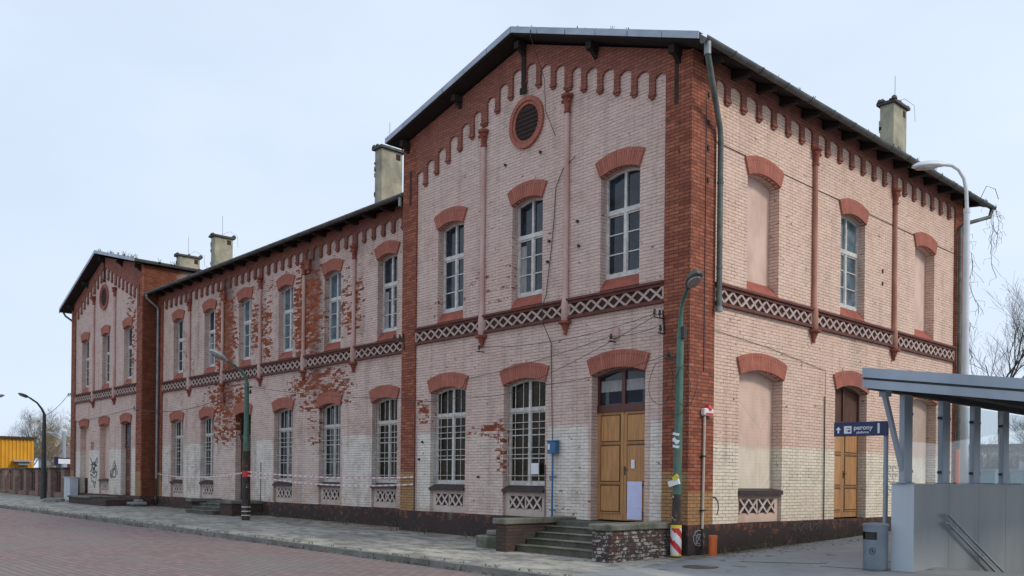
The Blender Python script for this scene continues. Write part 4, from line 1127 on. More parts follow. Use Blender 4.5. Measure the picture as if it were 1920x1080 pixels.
# ------------------------------------------------------------------ small fixtures on and by the corner
def thing_mesh(name, mats, label, cat, loc, fn, **k):
    m = MB(); fn(m); return solo(m, name, mats, label, cat, loc, **k)
bx = thing('meter_box', 'small blue meter box on a thin blue pipe left of the ochre door', 'meter box', (-3.95, -.08, -.9))
m = MB(); m.box(-4.08, -3.80, -.17, -.03, .66, .96); m.box(-4.10, -3.78, -.18, -.02, .955, .985); m.build('box', 'blue_enamel', bx, bevel=.012)
m = MB(); m.box(-4.05, -3.98, -.176, -.1705, .76, .9); m.build('dial', 'paper_white', bx)
m = MB(); m.tube([(-3.95, -.1, .66), (-3.95, -.1, -.92)], .024, 8); m.bar((-4.05, -.09, .10), (-3.85, -.09, .10), .03, .03); m.bar((-4.05, -.09, -.72), (-3.85, -.09, -.72), .03, .03); m.build('pipe', 'blue_enamel', bx)

al = thing('alarm_siren', 'white alarm siren box with a red lamp on the red corner pilaster', 'alarm', (.1, .53, 1.45))
m = MB(); m.box(.0565, .17, .36, .70, 1.44, 1.60); m.build('housing', 'plastic_white', al, bevel=.02)
m = MB(); m.lathe([(.07, 0), (.075, .03), (.06, .09), (.03, .12), (0, .125)], (.13, .55, 1.56), 10); m.box(.1701, .176, .40, .66, 1.46, 1.50); m.build('lamp', 'alarm_red', al, smooth=True)
m = MB(); m.tube([(.10, .45, 1.43), (.10, .43, .2), (.09, .42, -1.0)], .028, 8)
o = solo(m, 'conduit_pipe', 'tube_cream', 'thin cream conduit running down the red corner pilaster below the alarm siren', 'pipe', (.1, .43, -1.6))
c = MB(); c.tube([(.09, .42, -1.0), (.09, .42, -1.62)], .026, 8); c.build('lower_pipe', 'iron_black', o)
c = MB(); c.box(.056, .13, .36, .50, .55, .58); c.box(.056, .13, .36, .50, -.62, -.59); c.build('clip', 'iron_black', o)
m = MB(); m.tube([(.38, .40, -1.66), (.38, .40, -1.13)], .088, 18); m.tube([(.38, .40, -1.20), (.38, .40, -1.128)], .096, 18)
solo(m, 'drain_stub', 'orange_plastic', 'short upright orange plastic drain pipe stub at the foot of the corner plinth', 'pipe', (.38, .40, -1.6), smooth=True)
m = MB(); m.box(-1.83, -1.40, .2, .207, -.87, .005)
o = solo(m, 'paper_notice', 'paper_lilac', 'large lilac paper sheet taped to the right leaf of the ochre front door', 'notice', (-1.6, .2, -.87))
m = MB()
for k, (za, xa, xb) in enumerate(((-.62, -1.80, -1.44), (-.33, -1.81, -1.47), (-.12, -1.79, -1.43))): m.bar((xa, .1985, za), (xb, .1985, za+.03*(-1)**k), .003, .006)
m.build('crease', 'paper_shadow', o)
m = MB(); m.box(-1.72, -1.62, .196, .204, .30, .50)
solo(m, 'door_notice', 'paper_white', 'tiny white note pinned beside the handle of the ochre front door', 'notice', (-1.67, .2, .3))
m = MB(); m.box(-4.92, -4.65, .105, .112, .16, .44)
solo(m, 'window_notice', 'paper_white', 'white paper notice behind the bars of the second ground floor window', 'notice', (-4.8, .11, .16))

# manhole, slots in the paving
def disc(m, x, y, r, h, mi=0, n=24): m.lathe([(r, -.02), (r, h), (r*.86, h), (r*.85, h-.004), (0, h-.004)], (x, y, g(x, y)), n, mi)
m = MB(); disc(m, 1.47, -1.58, .34, .008); solo(m, 'manhole_cover', 'manhole_rust', 'round rusty manhole cover in the grey paving before the corner', 'manhole', (1.47, -1.58, -1.6))
m = MB()
for a, b in (((1.5, -.25), (2.9, .55)), ((3.0, .1), (4.2, .25))):
    m.bar((a[0], a[1], g(*a)+.003), (b[0], b[1], g(*b)+.003), .035, .006)
solo(m, 'drain_channel', 'joint_dark', 'thin dark drain slot crossing the grey paving toward the litter bin', 'drain', (2.5, .2, -1.57))

# ------------------------------------------------------------------ street lamps
def lamp_head(m, p, dirv, L=.62, w=.26, h=.16, mi=0):
    """Cobra head starting at p, pointing along dirv (horizontal-ish)."""
    d = Vector(dirv).normalized(); s = d.cross(Vector((0,0,1))).normalized(); u = s.cross(d)
    rows = []
    for (t, ww, hh, lo) in ((0, .25, .35, .3), (.12, .45, .55, .45), (.3, .85, .95, .5), (.6, 1, 1, .5), (.85, .85, .75, .45), (1, .35, .3, .3)):
        c = Vector(p)+d*L*t; rows.append([c+s*(w/2*ww*math.cos(a))+u*((h*hh*.62 if math.sin(a) > 0 else h*lo*.5)*math.sin(a)) for a in [2*math.pi*k/12 for k in range(12)]])
    b = len(m.v)
    for r_ in rows: m.v += [tuple(q) for q in r_]
    for i in range(len(rows)-1):
        for k in range(12):
            m.f.append((b+i*12+k, b+i*12+(k+1)%12, b+(i+1)*12+(k+1)%12, b+(i+1)*12+k)); m.uv.append(None); m.mi.append(mi)
    for i in (0, len(rows)-1): m.f.append(tuple(b+i*12+k for k in range(12))); m.uv.append(None); m.mi.append(mi)
def lens(p, dirv, L, w, name, mat, par):
    d = Vector(dirv).normalized(); s = d.cross(Vector((0,0,1))).normalized(); u = s.cross(d); c = Vector(p)+d*L*.55-u*.045
    m = MB(); pts = [c+d*(L*.33*math.cos(a))+s*(w*.40*math.sin(a)) for a in [2*math.pi*k/16 for k in range(16)]]
    m.prism(pts, -u*.03); m.build(name, mat, par)

# 1: green lamp at the corner
b0 = Vector((.03, -.43, g(.03, -.43))); top = Vector((.07, -.40, 3.15))
t = thing('street_lamp', 'green lamp post with a red and white striped base at the corner', 'street lamp', b0)
mid = b0+(top-b0)*.28
m = MB(); m.tube([mid, top], [.092, .072], 12); m.tube([top-Vector((0,0,.12)), top-Vector((0,0,.04))], .085, 12)
m.build('pole', 'pole_green', t, smooth=True)
m = MB(); m.tube([b0-Vector((0,0,.1)), mid], [.11, .096], 12); m.build('pole_base', 'pole_tar', t, smooth=True)
ar = [top, top+Vector((.01, -.02, .28)), top+Vector((.07, -.06, .52)), top+Vector((.22, -.17, .70)), top+Vector((.40, -.32, .80))]
m = MB(); m.tube(ar, [.058, .05, .042, .04, .04], 10); m.build('arm', 'pole_green', t, smooth=True)
hd = ar[-1]; dv = (.80, -.52, .30)
m = MB(); lamp_head(m, hd, dv, .66, .30, .24); h = m.build('lamp_head', 'lamp_head_dark', t, smooth=True); lens(hd, dv, .66, .30, 'lens', 'lamp_lens', h)
m = MB()
def wrap(m, c0, z0, z1, r, stripes):
    n = 24
    for k in range(n):
        for j in range(20):
            za, zb = z0+(z1-z0)*j/20, z0+(z1-z0)*(j+1)/20
            a0, a1 = 2*math.pi*k/n, 2*math.pi*(k+1)/n
            ph = ((j/20)*1.9+k/n*2.0) % 1.0
            mi = stripes(j, ph)
            m.face([(c0.x+r*math.cos(a0), c0.y+r*math.sin(a0), za), (c0.x+r*math.cos(a1), c0.y+r*math.sin(a1), za), (c0.x+r*math.cos(a1), c0.y+r*math.sin(a1), zb), (c0.x+r*math.cos(a0), c0.y+r*math.sin(a0), zb)], mi)
wrap(m, b0, b0.z+.03, b0.z+.68, .118, lambda j, ph: 2 if j in (0, 18, 19) else (0 if ph < .45 else 1))
m.build('striped_sleeve', ['stripe_red', 'stripe_white', 'stripe_yellow'], t)
m = MB()
for z in (.72, .84, .98): m.tube([Vector((b0.x, b0.y, z)), Vector((b0.x+.01, b0.y, z+.05))], .092, 12)
m.bar((b0.x+.06, b0.y-.06, .80), (b0.x-.02, b0.y-.095, .92), .02, .06)
m.build('old_tape', 'paper_white', t)
m = MB(); m.bar((b0.x-.12, b0.y-.10, -.05), (b0.x+.12, b0.y-.07, .02), .05, .12); m.build('torn_poster', 'paper_white', t)
m = MB(); m.bar((b0.x+.0, b0.y-.105, .05), (b0.x+.1, b0.y-.09, .14), .03, .09); m.build('yellow_scrap', 'stripe_yellow', t)
m = MB()   # coils of slack cable on the pole
for (cx, cz, rx, rz, yy) in ((.30, 2.0, .36, .42, -.52), (-.35, 2.1, .40, .46, -.50), (.1, 1.9, .42, .5, -.55)):
    m.tube([(cx+rx*math.cos(a)*.8, yy+.03*math.sin(3*a)-.3*rx*math.cos(a)*0, cz+rz*math.sin(a)) for a in [2*math.pi*k/28 for k in range(29)]], .0065, 5, caps=False)
m.build('cable_coil', 'cable_black', t)
m = MB(); m.bar((-.30, -.42, 2.62), (.06, -.42, 2.62), .05, .07); m.lathe([(.02, 0), (.05, .02), (.03, .1), (0, .12)], (-.22, -.42, 2.66), 8); m.box(.13, .2, -.46, -.36, 3.0, 3.25); m.build('cable_clamp', 'iron_black', t)

# 2: green lamp at mid pavement
b0 = Vector((-19.30, -.50, g(-19.3, -.5))); top = Vector((-19.35, -.5, 3.35))
b0 = Vector((-17.75, -1.30, g(-17.75, -1.3))); top = Vector((-17.80, -1.3, 3.32))
t = thing('street_lamp', 'green lamp post with a black tarred foot before the flaking centre wall', 'street lamp', b0)
mid = b0+(top-b0)*.50
m = MB(); m.tube([mid, top], [.10, .075], 12); m.build('pole', 'pole_green', t, smooth=True)
m = MB(); m.tube([b0-Vector((0,0,.1)), mid], [.15, .135], 12); m.build('pole_base', 'pole_tar', t, smooth=True)
m = MB()
for z in (.16, .30, .45): m.tube([b0+Vector((0,0,z)), b0+Vector((0,0,z+.025))], .155, 12)
m.build('band_mark', 'paper_white', t)
m = MB(); m.tube([b0+Vector((0,0,1.50)), b0+Vector((0,0,1.72))], .142, 12); m.build('poster_rag', 'stripe_red', t)
ar = [top, top+Vector((0, -.05, .20)), top+Vector((0, -.25, .42)), top+Vector((0, -.72, .68))]
m = MB(); m.tube(ar, [.06, .05, .04, .038], 10); m.build('arm', 'pole_green', t, smooth=True)
dv = (0, -.88, .42)
m = MB(); lamp_head(m, ar[-1], dv, .70, .28, .20); h = m.build('lamp_head', 'lamp_head_grey', t, smooth=True); lens(ar[-1], dv, .70, .28, 'lens', 'lamp_lens', h)
m = MB(); m.bar(top+Vector((-.05, 0, -.18)), top+Vector((.35, 0, -.18)), .05, .05); m.lathe([(.02, 0), (.05, .03), (.03, .14), (0, .16)], top+Vector((.28, 0, -.42)), 8); m.build('cable_clamp', 'iron_black', t)

# 3 and 4: dark lamps far left
def far_lamp(b, label, dv, hgt=5.4, al=1.2, hl=.9):
    b0 = Vector((b[0], b[1], g(b[0], b[1]))); top = b0+Vector((0, 0, hgt)); d = Vector(dv)
    t = thing('street_lamp', label, 'street lamp', b0)
    m = MB(); m.tube([b0-Vector((0,0,.1)), b0+Vector((0,0,1.5)), top], [.17, .14, .09], 10); m.build('pole', 'pole_dark', t, smooth=True)
    ar = [top, top+Vector((0,0,.3))+d*.15, top+Vector((0,0,.6))+d*al*.5, top+Vector((0,0,.85))+d*al]
    m = MB(); m.tube(ar, [.07, .06, .05, .05], 8); m.build('arm', 'pole_dark', t, smooth=True)
    m = MB(); lamp_head(m, ar[-1], tuple(d)[:2]+(.35,), hl, .34*hl/.9, .24*hl/.9); h = m.build('lamp_head', 'lamp_head_dark', t, smooth=True); lens(ar[-1], tuple(d)[:2]+(.35,), hl, .34*hl/.9, 'lens', 'lamp_lens', h)
far_lamp((-43.0, -.94), 'dark lamp post with a bent arm before the brick fence at the far left', (0, -1, 0), 4.75, .75, .62)
far_lamp((-58.3, -1.30), 'dark lamp head just entering the picture at the left edge', (.30, 1, 0), 5.6, 1.0)

# 5: white modern lamp by the shelter
b0 = Vector((2.48, 8.42, g(2.48, 8.42))); top = Vector((2.48, 8.42, 7.55))
t = thing('street_lamp', 'tall pale grey modern lamp post with a curved arm behind the shelter', 'street lamp', b0)
m = MB(); m.tube([b0-Vector((0,0,.1)), b0+Vector((0,0,5)), top-Vector((0,0,.5))], [.105, .085, .072], 14); m.tube([top-Vector((0,0,.56)), top-Vector((0,0,.45))], .082, 14); m.build('pole', 'lamp_white', t, smooth=True)
d = Vector((-.68, -.73, 0))
ar = [top-Vector((0,0,.5)), top+d*.02, top+d*.08+Vector((0,0,.32)), top+d*.22+Vector((0,0,.55)), top+d*.40+Vector((0,0,.66)), top+d*.60+Vector((0,0,.68))]
m = MB(); m.tube(ar, .045, 10); m.build('arm', 'lamp_white', t, smooth=True)
m = MB(); lamp_head(m, ar[-1]-d*.05, (-.68, -.73, -.08), .86, .34, .22); h = m.build('lamp_head', 'lamp_white', t, smooth=True); lens(ar[-1], (-.68, -.73, -.08), .84, .32, 'lens', 'lamp_lens', h)

# ------------------------------------------------------------------ cables strung along the front
def cable(pts, sag, r, label, name='overhead_cable', mat='cable_black'):
    m = MB(); path = []
    for i in range(len(pts)-1):
        a, b = Vector(pts[i]), Vector(pts[i+1])
        for k in range(12 if i < len(pts)-2 else 13):
            s_ = k/12; p = a+(b-a)*s_; p.z -= sag*4*s_*(1-s_); path.append(p)
    m.tube(path, r, 5); return solo(m, name, mat, label, 'cable', pts[0], group='cables strung along the station front')
cable([(-.62, -.40, 3.62), (-6.66, -.25, 3.55)], .22, .007, 'thin black cable from the corner bracket to the corbel under the left column')
cable([(-.62, -.30, 3.62), (-4.4, -.12, 2.55), (-5.0, -.1, 2.62)], .05, .007, 'thin black cable slanting down from the corner bracket to the second window arch')
cable([(-.60, -.22, 3.40), (-2.04, -.20, 3.32), (-7.35, -.06, 2.75), (-7.6, -.06, 2.5)], .07, .007, 'thin black cable from the corner bracket over the ochre door to the first window arch')
cable([(-.25, -.42, 2.70), (-4.1, -.30, 2.35), (-7.3, -.25, 2.25), (-9.9, -.30, 2.35), (-17.5, -1.28, 3.15)], .10, .007, 'long black cable from the corner lamp to the second green lamp')
cable([(-17.9, -1.28, 3.15), (-31.4, -.25, 3.2)], .45, .012, 'black cable from the second green lamp to the left wing')
cable([(-31.4, -.25, 3.2), (-39.5, -.05, 2.95), (-41.5, -.1, 3.0)], .05, .012, 'black cable crossing the left wing above its door')
cable([(-41.6, -.1, 4.5), (-43.0, -.94, 3.3)], .15, .014, 'black cable from the left wing to the dark lamp post at the far left')

# barrier tape
def tape(a, b, sag, label, h=.045):
    m = MB(); a, b = Vector(a), Vector(b); n = 60
    for k in range(n):
        s0, s1 = k/n, (k+1)/n
        p, q = a+(b-a)*s0, a+(b-a)*s1; p.z -= sag*4*s0*(1-s0); q.z -= sag*4*s1*(1-s1)
        tw = .012*math.sin(k*.8); u = Vector((tw, .01, h)); mi = k % 2
        m.prism([p, q, q+u, p+u], (0, .0015, 0), mi)
    return solo(m, 'barrier_tape', ['tape_red', 'tape_white'], label, 'barrier tape', tuple(a), group='barrier tapes tied to the second green lamp')
simple('tape_red', (.52, .25, .25), (.48, .28, .28), 5, .5); simple('tape_white', (.66, .52, .52), (.60, .50, .50), 5, .5)
tape((-17.63, -1.33, .18), (-9.70, -.07, .04), .10, 'upper red and white barrier tape from the second lamp to the red pilaster')
tape((-17.63, -1.33, .05), (-9.70, -.07, -.17), .16, 'lower sagging red and white barrier tape from the second lamp to the red pilaster')
tape((-17.90, -1.30, .15), (-30.6, .60, .10), .16, 'red and white barrier tape from the second green lamp to the left downpipe')

# ------------------------------------------------------------------ platform sign and litter bin
b0 = Vector((3.86, .93, g(3.86, .93)))
t = thing('platform_sign', 'navy blue direction sign with an arrow and the number 1 on a thin grey post', 'sign', b0)
dirx = Vector((-1.0, -.10, 0)).normalized(); nrm = Vector((dirx.y, -dirx.x, 0))
if nrm.y > 0: nrm = -nrm
m = MB(); m.tube([b0-Vector((0,0,.1)), Vector((b0.x, b0.y, 1.17))], .044, 12); m.build('post', 'steel_grey', t, smooth=True)
bw, z0, z1 = 1.02, .92, 1.19
A = b0+nrm*.03+dirx*-.06; A.z = 0; B = A+dirx*bw
m = MB(); m.prism([(A.x, A.y, z0), (B.x, B.y, z0), (B.x, B.y, z1), (A.x, A.y, z1)], nrm*.07); sb = m.build('board', 'sign_navy', t, bevel=.006)
F_ = B+nrm*.0715; ex = -dirx                  # reading direction: left to right as seen from the street
def sgn(pts, mat, name, th=.003):
    m = MB(); m.prism([F_+ex*u+Vector((0,0,z0+v)) for u, v in pts], nrm*th); return m.build(name, mat, sb)
sgn([(.075,.06),(.105,.06),(.105,.125),(.14,.125),(.09,.185),(.04,.125),(.075,.125)], 'sign_white', 'arrow')
sgn([(.20,.05),(.345,.05),(.345,.195),(.20,.195)], 'sign_white', 'pictogram_field')
def sgn2(pts, nm): 
    m = MB(); m.prism([F_+nrm*.003+ex*u+Vector((0,0,z0+v)) for u, v in pts], nrm*.002); m.build(nm, 'sign_navy', sb)
sgn2([(.235,.145),(.27,.165),(.315,.155),(.315,.142),(.27,.15)], 'pictogram'); sgn2([(.235,.10),(.325,.125),(.32,.09),(.29,.075),(.275,.095)], 'pictogram')
def text(body, size, u, v, mat='sign_white', bold=0.0):
    cu = bpy.data.curves.new('lettering', 'FONT'); cu.body = body; cu.size = size; cu.extrude = .0012; cu.offset = bold
    tmp = bpy.data.objects.new('tmp', cu); COL.objects.link(tmp)
    dg = bpy.context.evaluated_depsgraph_get(); me = bpy.data.meshes.new_from_object(tmp.evaluated_get(dg))
    bpy.data.objects.remove(tmp); bpy.data.curves.remove(cu)
    me.name = 'lettering'; me.materials.clear(); me.materials.append(MATS[mat])
    o = bpy.data.objects.new('lettering', me); COL.objects.link(o)
    M = Matrix((( ex.x, 0, nrm.x, 0), (ex.y, 0, nrm.y, 0), (0, 1, 0, 0), (0, 0, 0, 1)))
    me.transform(M); o.location = F_+ex*u+Vector((0,0,z0+v))+nrm*.002
    attach(o, sb)
text('perony', .125, .385, .12, bold=.0015); text('platforms', .062, .44, .05, bold=.001); text('1', .26, .79, .05, bold=.006)

b0 = Vector((4.02, .20, g(4.02, .2)))
t = thing('litter_bin', 'round grey metal litter bin with a dark slot at the foot of the sign post', 'bin', b0)
m = MB(); n = 28; r = .215; sl = (7, 8, 9, 10)
zs_ = [.03, .10, .56, .70, .80]
ang0 = math.atan2(-15.7-b0.y, 11.47-b0.x)
for j in range(len(zs_)-1):
    for k in range(n):
        a0, a1 = ang0+2*math.pi*(k-.5)/n, ang0+2*math.pi*(k+.5)/n
        kk = ((k+n//2) % n)-n//2
        if j == 2 and -6 <= kk <= 0: continue
        m.face([(b0.x+r*math.cos(a), b0.y+r*math.sin(a), b0.z+z) for a, z in ((a0, zs_[j]), (a1, zs_[j]), (a1, zs_[j+1]), (a0, zs_[j+1]))])
m.lathe([(r-.02, .0), (r-.02, .03), (r, .03)], b0, n)
m.build('drum', 'bin_grey', t, smooth=True, weld=True)
m = MB(); m.lathe([(r+.012, .80), (r+.012, .835), (r-.01, .85), (0, .87)], b0, n); m.build('lid', 'bin_grey', t, smooth=True)
m = MB(); m.lathe([(r-.03, .03), (r-.03, .79)], b0, n); m.build('liner', 'iron_black', t, smooth=True)
m = MB(); cdir = Vector((math.cos(ang0-.25), math.sin(ang0-.25), 0)); sdir = Vector((-cdir.y, cdir.x, 0)); cc = b0+cdir*(r+.002)+Vector((0,0,.36))
for k in range(14):
    a0, a1 = 2*math.pi*k/14, 2*math.pi*(k+1)/14
    m.bar(cc+sdir*.05*math.cos(a0)+Vector((0,0,.06*math.sin(a0))), cc+sdir*.05*math.cos(a1)+Vector((0,0,.06*math.sin(a1))), .004, .010)
m.bar(cc+Vector((0,0,-.03)), cc+Vector((0,0,.035)), .014, .008, up=cdir); m.bar(cc+Vector((0,0,.02))-sdir*.03, cc+Vector((0,0,-.01))+sdir*.03, .012, .008)
m.build('emblem', 'iron_black', t)

# ------------------------------------------------------------------ underpass shelter
WX0, WX1 = 4.26, 4.64
t = thing('underpass_shelter', 'grey steel and glass shelter with a sloping roof over the underpass stairs', 'shelter', (5.9, 4.5, -1.5))
m = MB(); m.box(WX0, WX1, .33, 9.6, -4.6, .0); m.box(WX0-.01, WX1+.012, .318, .3295, -1.9, .0, 1)
o = m.build('parapet', ['steel_shaded_side', 'steel_lit_end'], t)
for y in (1.9, 3.4, 4.9, 6.4, 7.9):
    m = MB(); m.box(WX1+.0001, WX1+.002, y-.003, y+.003, -3.5, -.002); m.build('panel_joint', 'bin_grey', o)
m = MB(); m.box(WX0-.02, WX1+.02, .30, 9.62, .0005, .022); m.build('parapet_cap', 'steel_grey', o)
m = MB(); m.box(7.42, 7.8, .9, 9.6, -4.6, -1.3); m.box(WX1, 7.42, 9.2, 9.6, -4.6, -1.3); m.build('parapet', 'steel_shaded_side', t)
# stair flight
m = MB()
for k in range(19): m.box(WX1+.005, 7.415, HY0+.0+k*.30, HY0+(k+1)*.30-.001, -5.0, -1.62-.155*(k+1))
m.box(WX1+.005, 7.415, HY0+5.7, 9.2, -5, -4.6); m.build('stair_flight', 'step_concrete', t)
# posts and glass on the wall line
GX = 4.45
posts = [.43, 2.12, 3.68, 5.32, 6.95, 8.55]
def zroof(x): return 1.97-.150*(x-4.34)
ztop = zroof(GX)-.335
m = MB(); ztw = ztop
for y in posts: pass
for i, y in enumerate(posts):
    m = MB(); m.box(GX-.05, GX+.05, y-.17, y+.17, .0225, ztop+.01); m.box(GX-.09, GX+.09, y-.20, y+.20, .0222, .04); m.build('post', 'steel_grey', t, bevel=.008)
for i in range(len(posts)-1):
    m = MB(); m.box(GX-.006, GX+.006, posts[i]+.185, posts[i+1]-.185, .05, ztop-.05); gp = m.build('glass_panel', 'clear_glass', t)
    for zz in (.24, 1.28):
        for yy in (posts[i]+.20, posts[i+1]-.20): m = MB(); m.box(GX-.03, GX+.03, yy-.04, yy+.04, zz-.025, zz+.025); m.build('glass_clamp', 'iron_black', gp)
for y in posts[::2]:
    m = MB(); m.box(7.55, 7.65, y+.5, y+.72, -1.3, zroof(7.6)-.33); m.build('post', 'steel_grey', t)
m = MB(); m.bar((GX, .42, .03), (GX-.02, -.42, zroof(GX)-.33), .07, .10); m.bar((GX, -.30, zroof(GX)-.37), (GX, -.52, zroof(GX)-.37), .13, .12); m.build('strut', 'steel_grey', t, bevel=.006)
# roof: slab, stepped fascia, dark soffit
RX0, RX1, RY0, RY1 = 4.34, 7.75, -1.05, 9.9
m = MB(); m.prism([(RX0+.03, RY0+.03, zroof(RX0)), (RX1, RY0+.03, zroof(RX1)), (RX1, RY0+.03, zroof(RX1)-.22), (RX0+.03, RY0+.03, zroof(RX0)-.22)], (0, RY1-RY0-.06, 0)); ro = m.build('roof', 'steel_grey', t)
m = MB()
for (ya, off) in ((RY0, .03), (RY1-.03, .03)):
    m.prism([(RX0, ya, zroof(RX0)+.01), (RX1, ya, zroof(RX1)+.01), (RX1, ya, zroof(RX1)-.15), (RX0, ya, zroof(RX0)-.15)], (0, .029, 0))
    m.prism([(RX0, ya-.035, zroof(RX0)-.135), (RX1, ya-.035, zroof(RX1)-.135), (RX1, ya-.035, zroof(RX1)-.155), (RX0, ya-.035, zroof(RX0)-.155)], (0, .0345, 0))
    m.prism([(RX0+.01, ya-.012, zroof(RX0)-.195), (RX1, ya-.012, zroof(RX1)-.195), (RX1, ya-.012, zroof(RX1)-.335), (RX0+.01, ya-.012, zroof(RX0)-.335)], (0, .04, 0))
for z0_, z1_ in ((.01, -.15), (-.195, -.335)):
    m.box(RX0-.001, RX0+.028, RY0+.031, RY1-.031, zroof(RX0)+z1_, zroof(RX0)+z0_)
m.build('fascia', 'steel_grey', ro)
m = MB(); m.prism([(RX0+.02, RY0+.004, zroof(RX0)-.156), (RX1, RY0+.004, zroof(RX1)-.156), (RX1, RY0+.004, zroof(RX1)-.194), (RX0+.02, RY0+.004, zroof(RX0)-.194)], (0, .024, 0)); m.build('fascia_lip_shade', 'pole_dark', ro)  # dark strip painted in as the shadow under the fascia lip
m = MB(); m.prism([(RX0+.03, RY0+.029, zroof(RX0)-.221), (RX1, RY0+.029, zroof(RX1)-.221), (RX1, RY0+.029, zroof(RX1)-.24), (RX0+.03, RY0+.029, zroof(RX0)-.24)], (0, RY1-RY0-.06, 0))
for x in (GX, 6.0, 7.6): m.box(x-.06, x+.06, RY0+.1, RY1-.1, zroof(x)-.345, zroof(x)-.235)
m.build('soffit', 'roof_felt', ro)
# handrails on the inner face
m = MB()
for dz in (0, -.16):
    m.tube([(WX1+.075, 1.50, -.55+dz), (WX1+.09, 1.62, -.55+dz), (WX1+.09, 7.5, -.55+dz-.43*5.9)], .024, 10)
for k in range(4):
    y = 2.0+k*1.4; z = -.55-.43*(y-1.62); m.tube([(WX1, y, z-.12), (WX1+.09, y, z-.12), (WX1+.09, y, z)], .012, 6)
m.build('handrail', 'steel_grey', t, smooth=True)

# ------------------------------------------------------------------ far left: cabinet, fence, kiosk, sign, canopy
c = thing('utility_cabinet', 'pale grey utility cabinet standing at the far left corner of the building', 'cabinet', (-40.3, -.9, -1.4))
m = MB(); m.box(-40.7, -39.7, -.55, -.12, -1.5, -.12); m.box(-40.74, -39.66, -.59, -.08, -.12, -.07); o = m.build('body', 'cabinet_grey', c, bevel=.015)
m = MB(); m.box(-40.66, -40.22, -.556, -.5505, -1.25, -.2); m.box(-40.18, -39.74, -.556, -.5505, -1.25, -.2); m.build('door', 'cabinet_grey', c, bevel=.002)
m = MB(); m.tube([(-40.55, -.05, -.1), (-40.55, -.05, 3.0)], .03, 6); m.build('riser_pipe', 'pole_dark', c)

f = thing('brick_fence', 'low brick fence with square piers and dark slats left of the building', 'fence', (-52, .3, -1.3))
m = MB(); m.box(-75, -41.6, .25, .55, -1.7, -.98); m.build('base_wall', 'fence_brick', f)
for k in range(13):
    x = -43.2-2.55*k
    m = MB(); m.box(x-.30, x+.30, .10, .70, -1.7, .36); m.build('pier', 'fence_brick', f)
    m = MB(); m.box(x-.36, x+.36, .04, .76, .36, .46); m.build('pier_cap', 'chimney_cap', f)
    if k < 12:
        m = MB()
        for q in range(5): m.box(x-2.1+q*.40, x-2.1+q*.40+.12, .38, .42, -.979, .20)
        m.box(x-2.249, x-.301, .36, .44, .21, .30); m.build('slat_panel', 'door_dark', f)
k_ = thing('kiosk', 'bright yellow corrugated kiosk with a dark flat roof behind the brick fence', 'kiosk', (-64, 1.8, -1.2))
m = MB(); m.box(-69, -60.0, .85, 3.0, -1.4, 2.62)
for q in range(9): m.box(-59.998, -59.94, .9+q*.24, 1.02+q*.24, -1.3, 2.6)
for q in range(30): m.box(-68.9+q*.3, -68.75+q*.3, .80, .848, -1.3, 2.6)
m.build('body', 'yellow_sheet', k_)
m = MB(); m.box(-69.2, -59.75, .65, 3.15, 2.62, 2.76); m.build('roof', 'roof_felt', k_)
m = MB(); m.box(-59.93, -59.3, 1.55, 2.75, .95, 1.05); m.box(-59.93, -59.5, 1.9, 2.6, .72, .95); m.build('awning', 'steel_grey', k_)
h = thing('distant_house', 'pale distant house half hidden behind the willow and brick fence at left', 'house', (-93, 17, -1.2))
m = MB(); m.box(-96, -91, 12.9, 22, -1.4, 1.9); m.build('wall', 'hazy_wall', h)
m = MB(); m.prism([(-91-5.4, 12.5, 1.9), (-90.6, 12.5, 1.9), (-93.5, 12.5, 3.2)], (0, 10, 0)); m.build('roof', 'hazy_roof', h)
for y in (13.2, 14.4, 15.8):
    m = MB(); m.box(-90.999, -90.95, y, y+.6, .3, 1.4); m.build('window', 'glass_blue', h)
s_ = thing('station_board', 'small blue and white station name board on posts at the far left', 'sign', (-58.5, 4.4, -1.2))
m = MB(); m.box(-58.55, -58.45, 3.95, 4.22, .72, 1.35); m.build('blue_field', 'sign_navy', s_)
m = MB(); m.box(-58.55, -58.45, 4.221, 5.6, .85, 1.2); m.build('board', 'sign_white', s_)
m = MB(); m.box(-58.54, -58.46, 4.221, 5.6, 1.2001, 1.28); m.build('blue_strip', 'sign_navy', s_)
m = MB(); m.box(-58.54, -58.46, 4.3, 4.36, -1.4, .85); m.build('post', 'pole_dark', s_)
m = MB(); m.tube([(-69, 7.65, -1.3), (-69, 7.65, 3.7)], .15, 8); m.bar((-69, 7.65, 3.4), (-69, 6.4, 3.6), .07, .07)
m.bar((-69, 7.65, 2.9), (-69, 6.4, 3.58), .05, .05)
solo(m, 'rail_mast', 'steel_grey', 'grey steel railway mast behind the blue station board at left', 'mast', (-69, 7.65, -1.3))

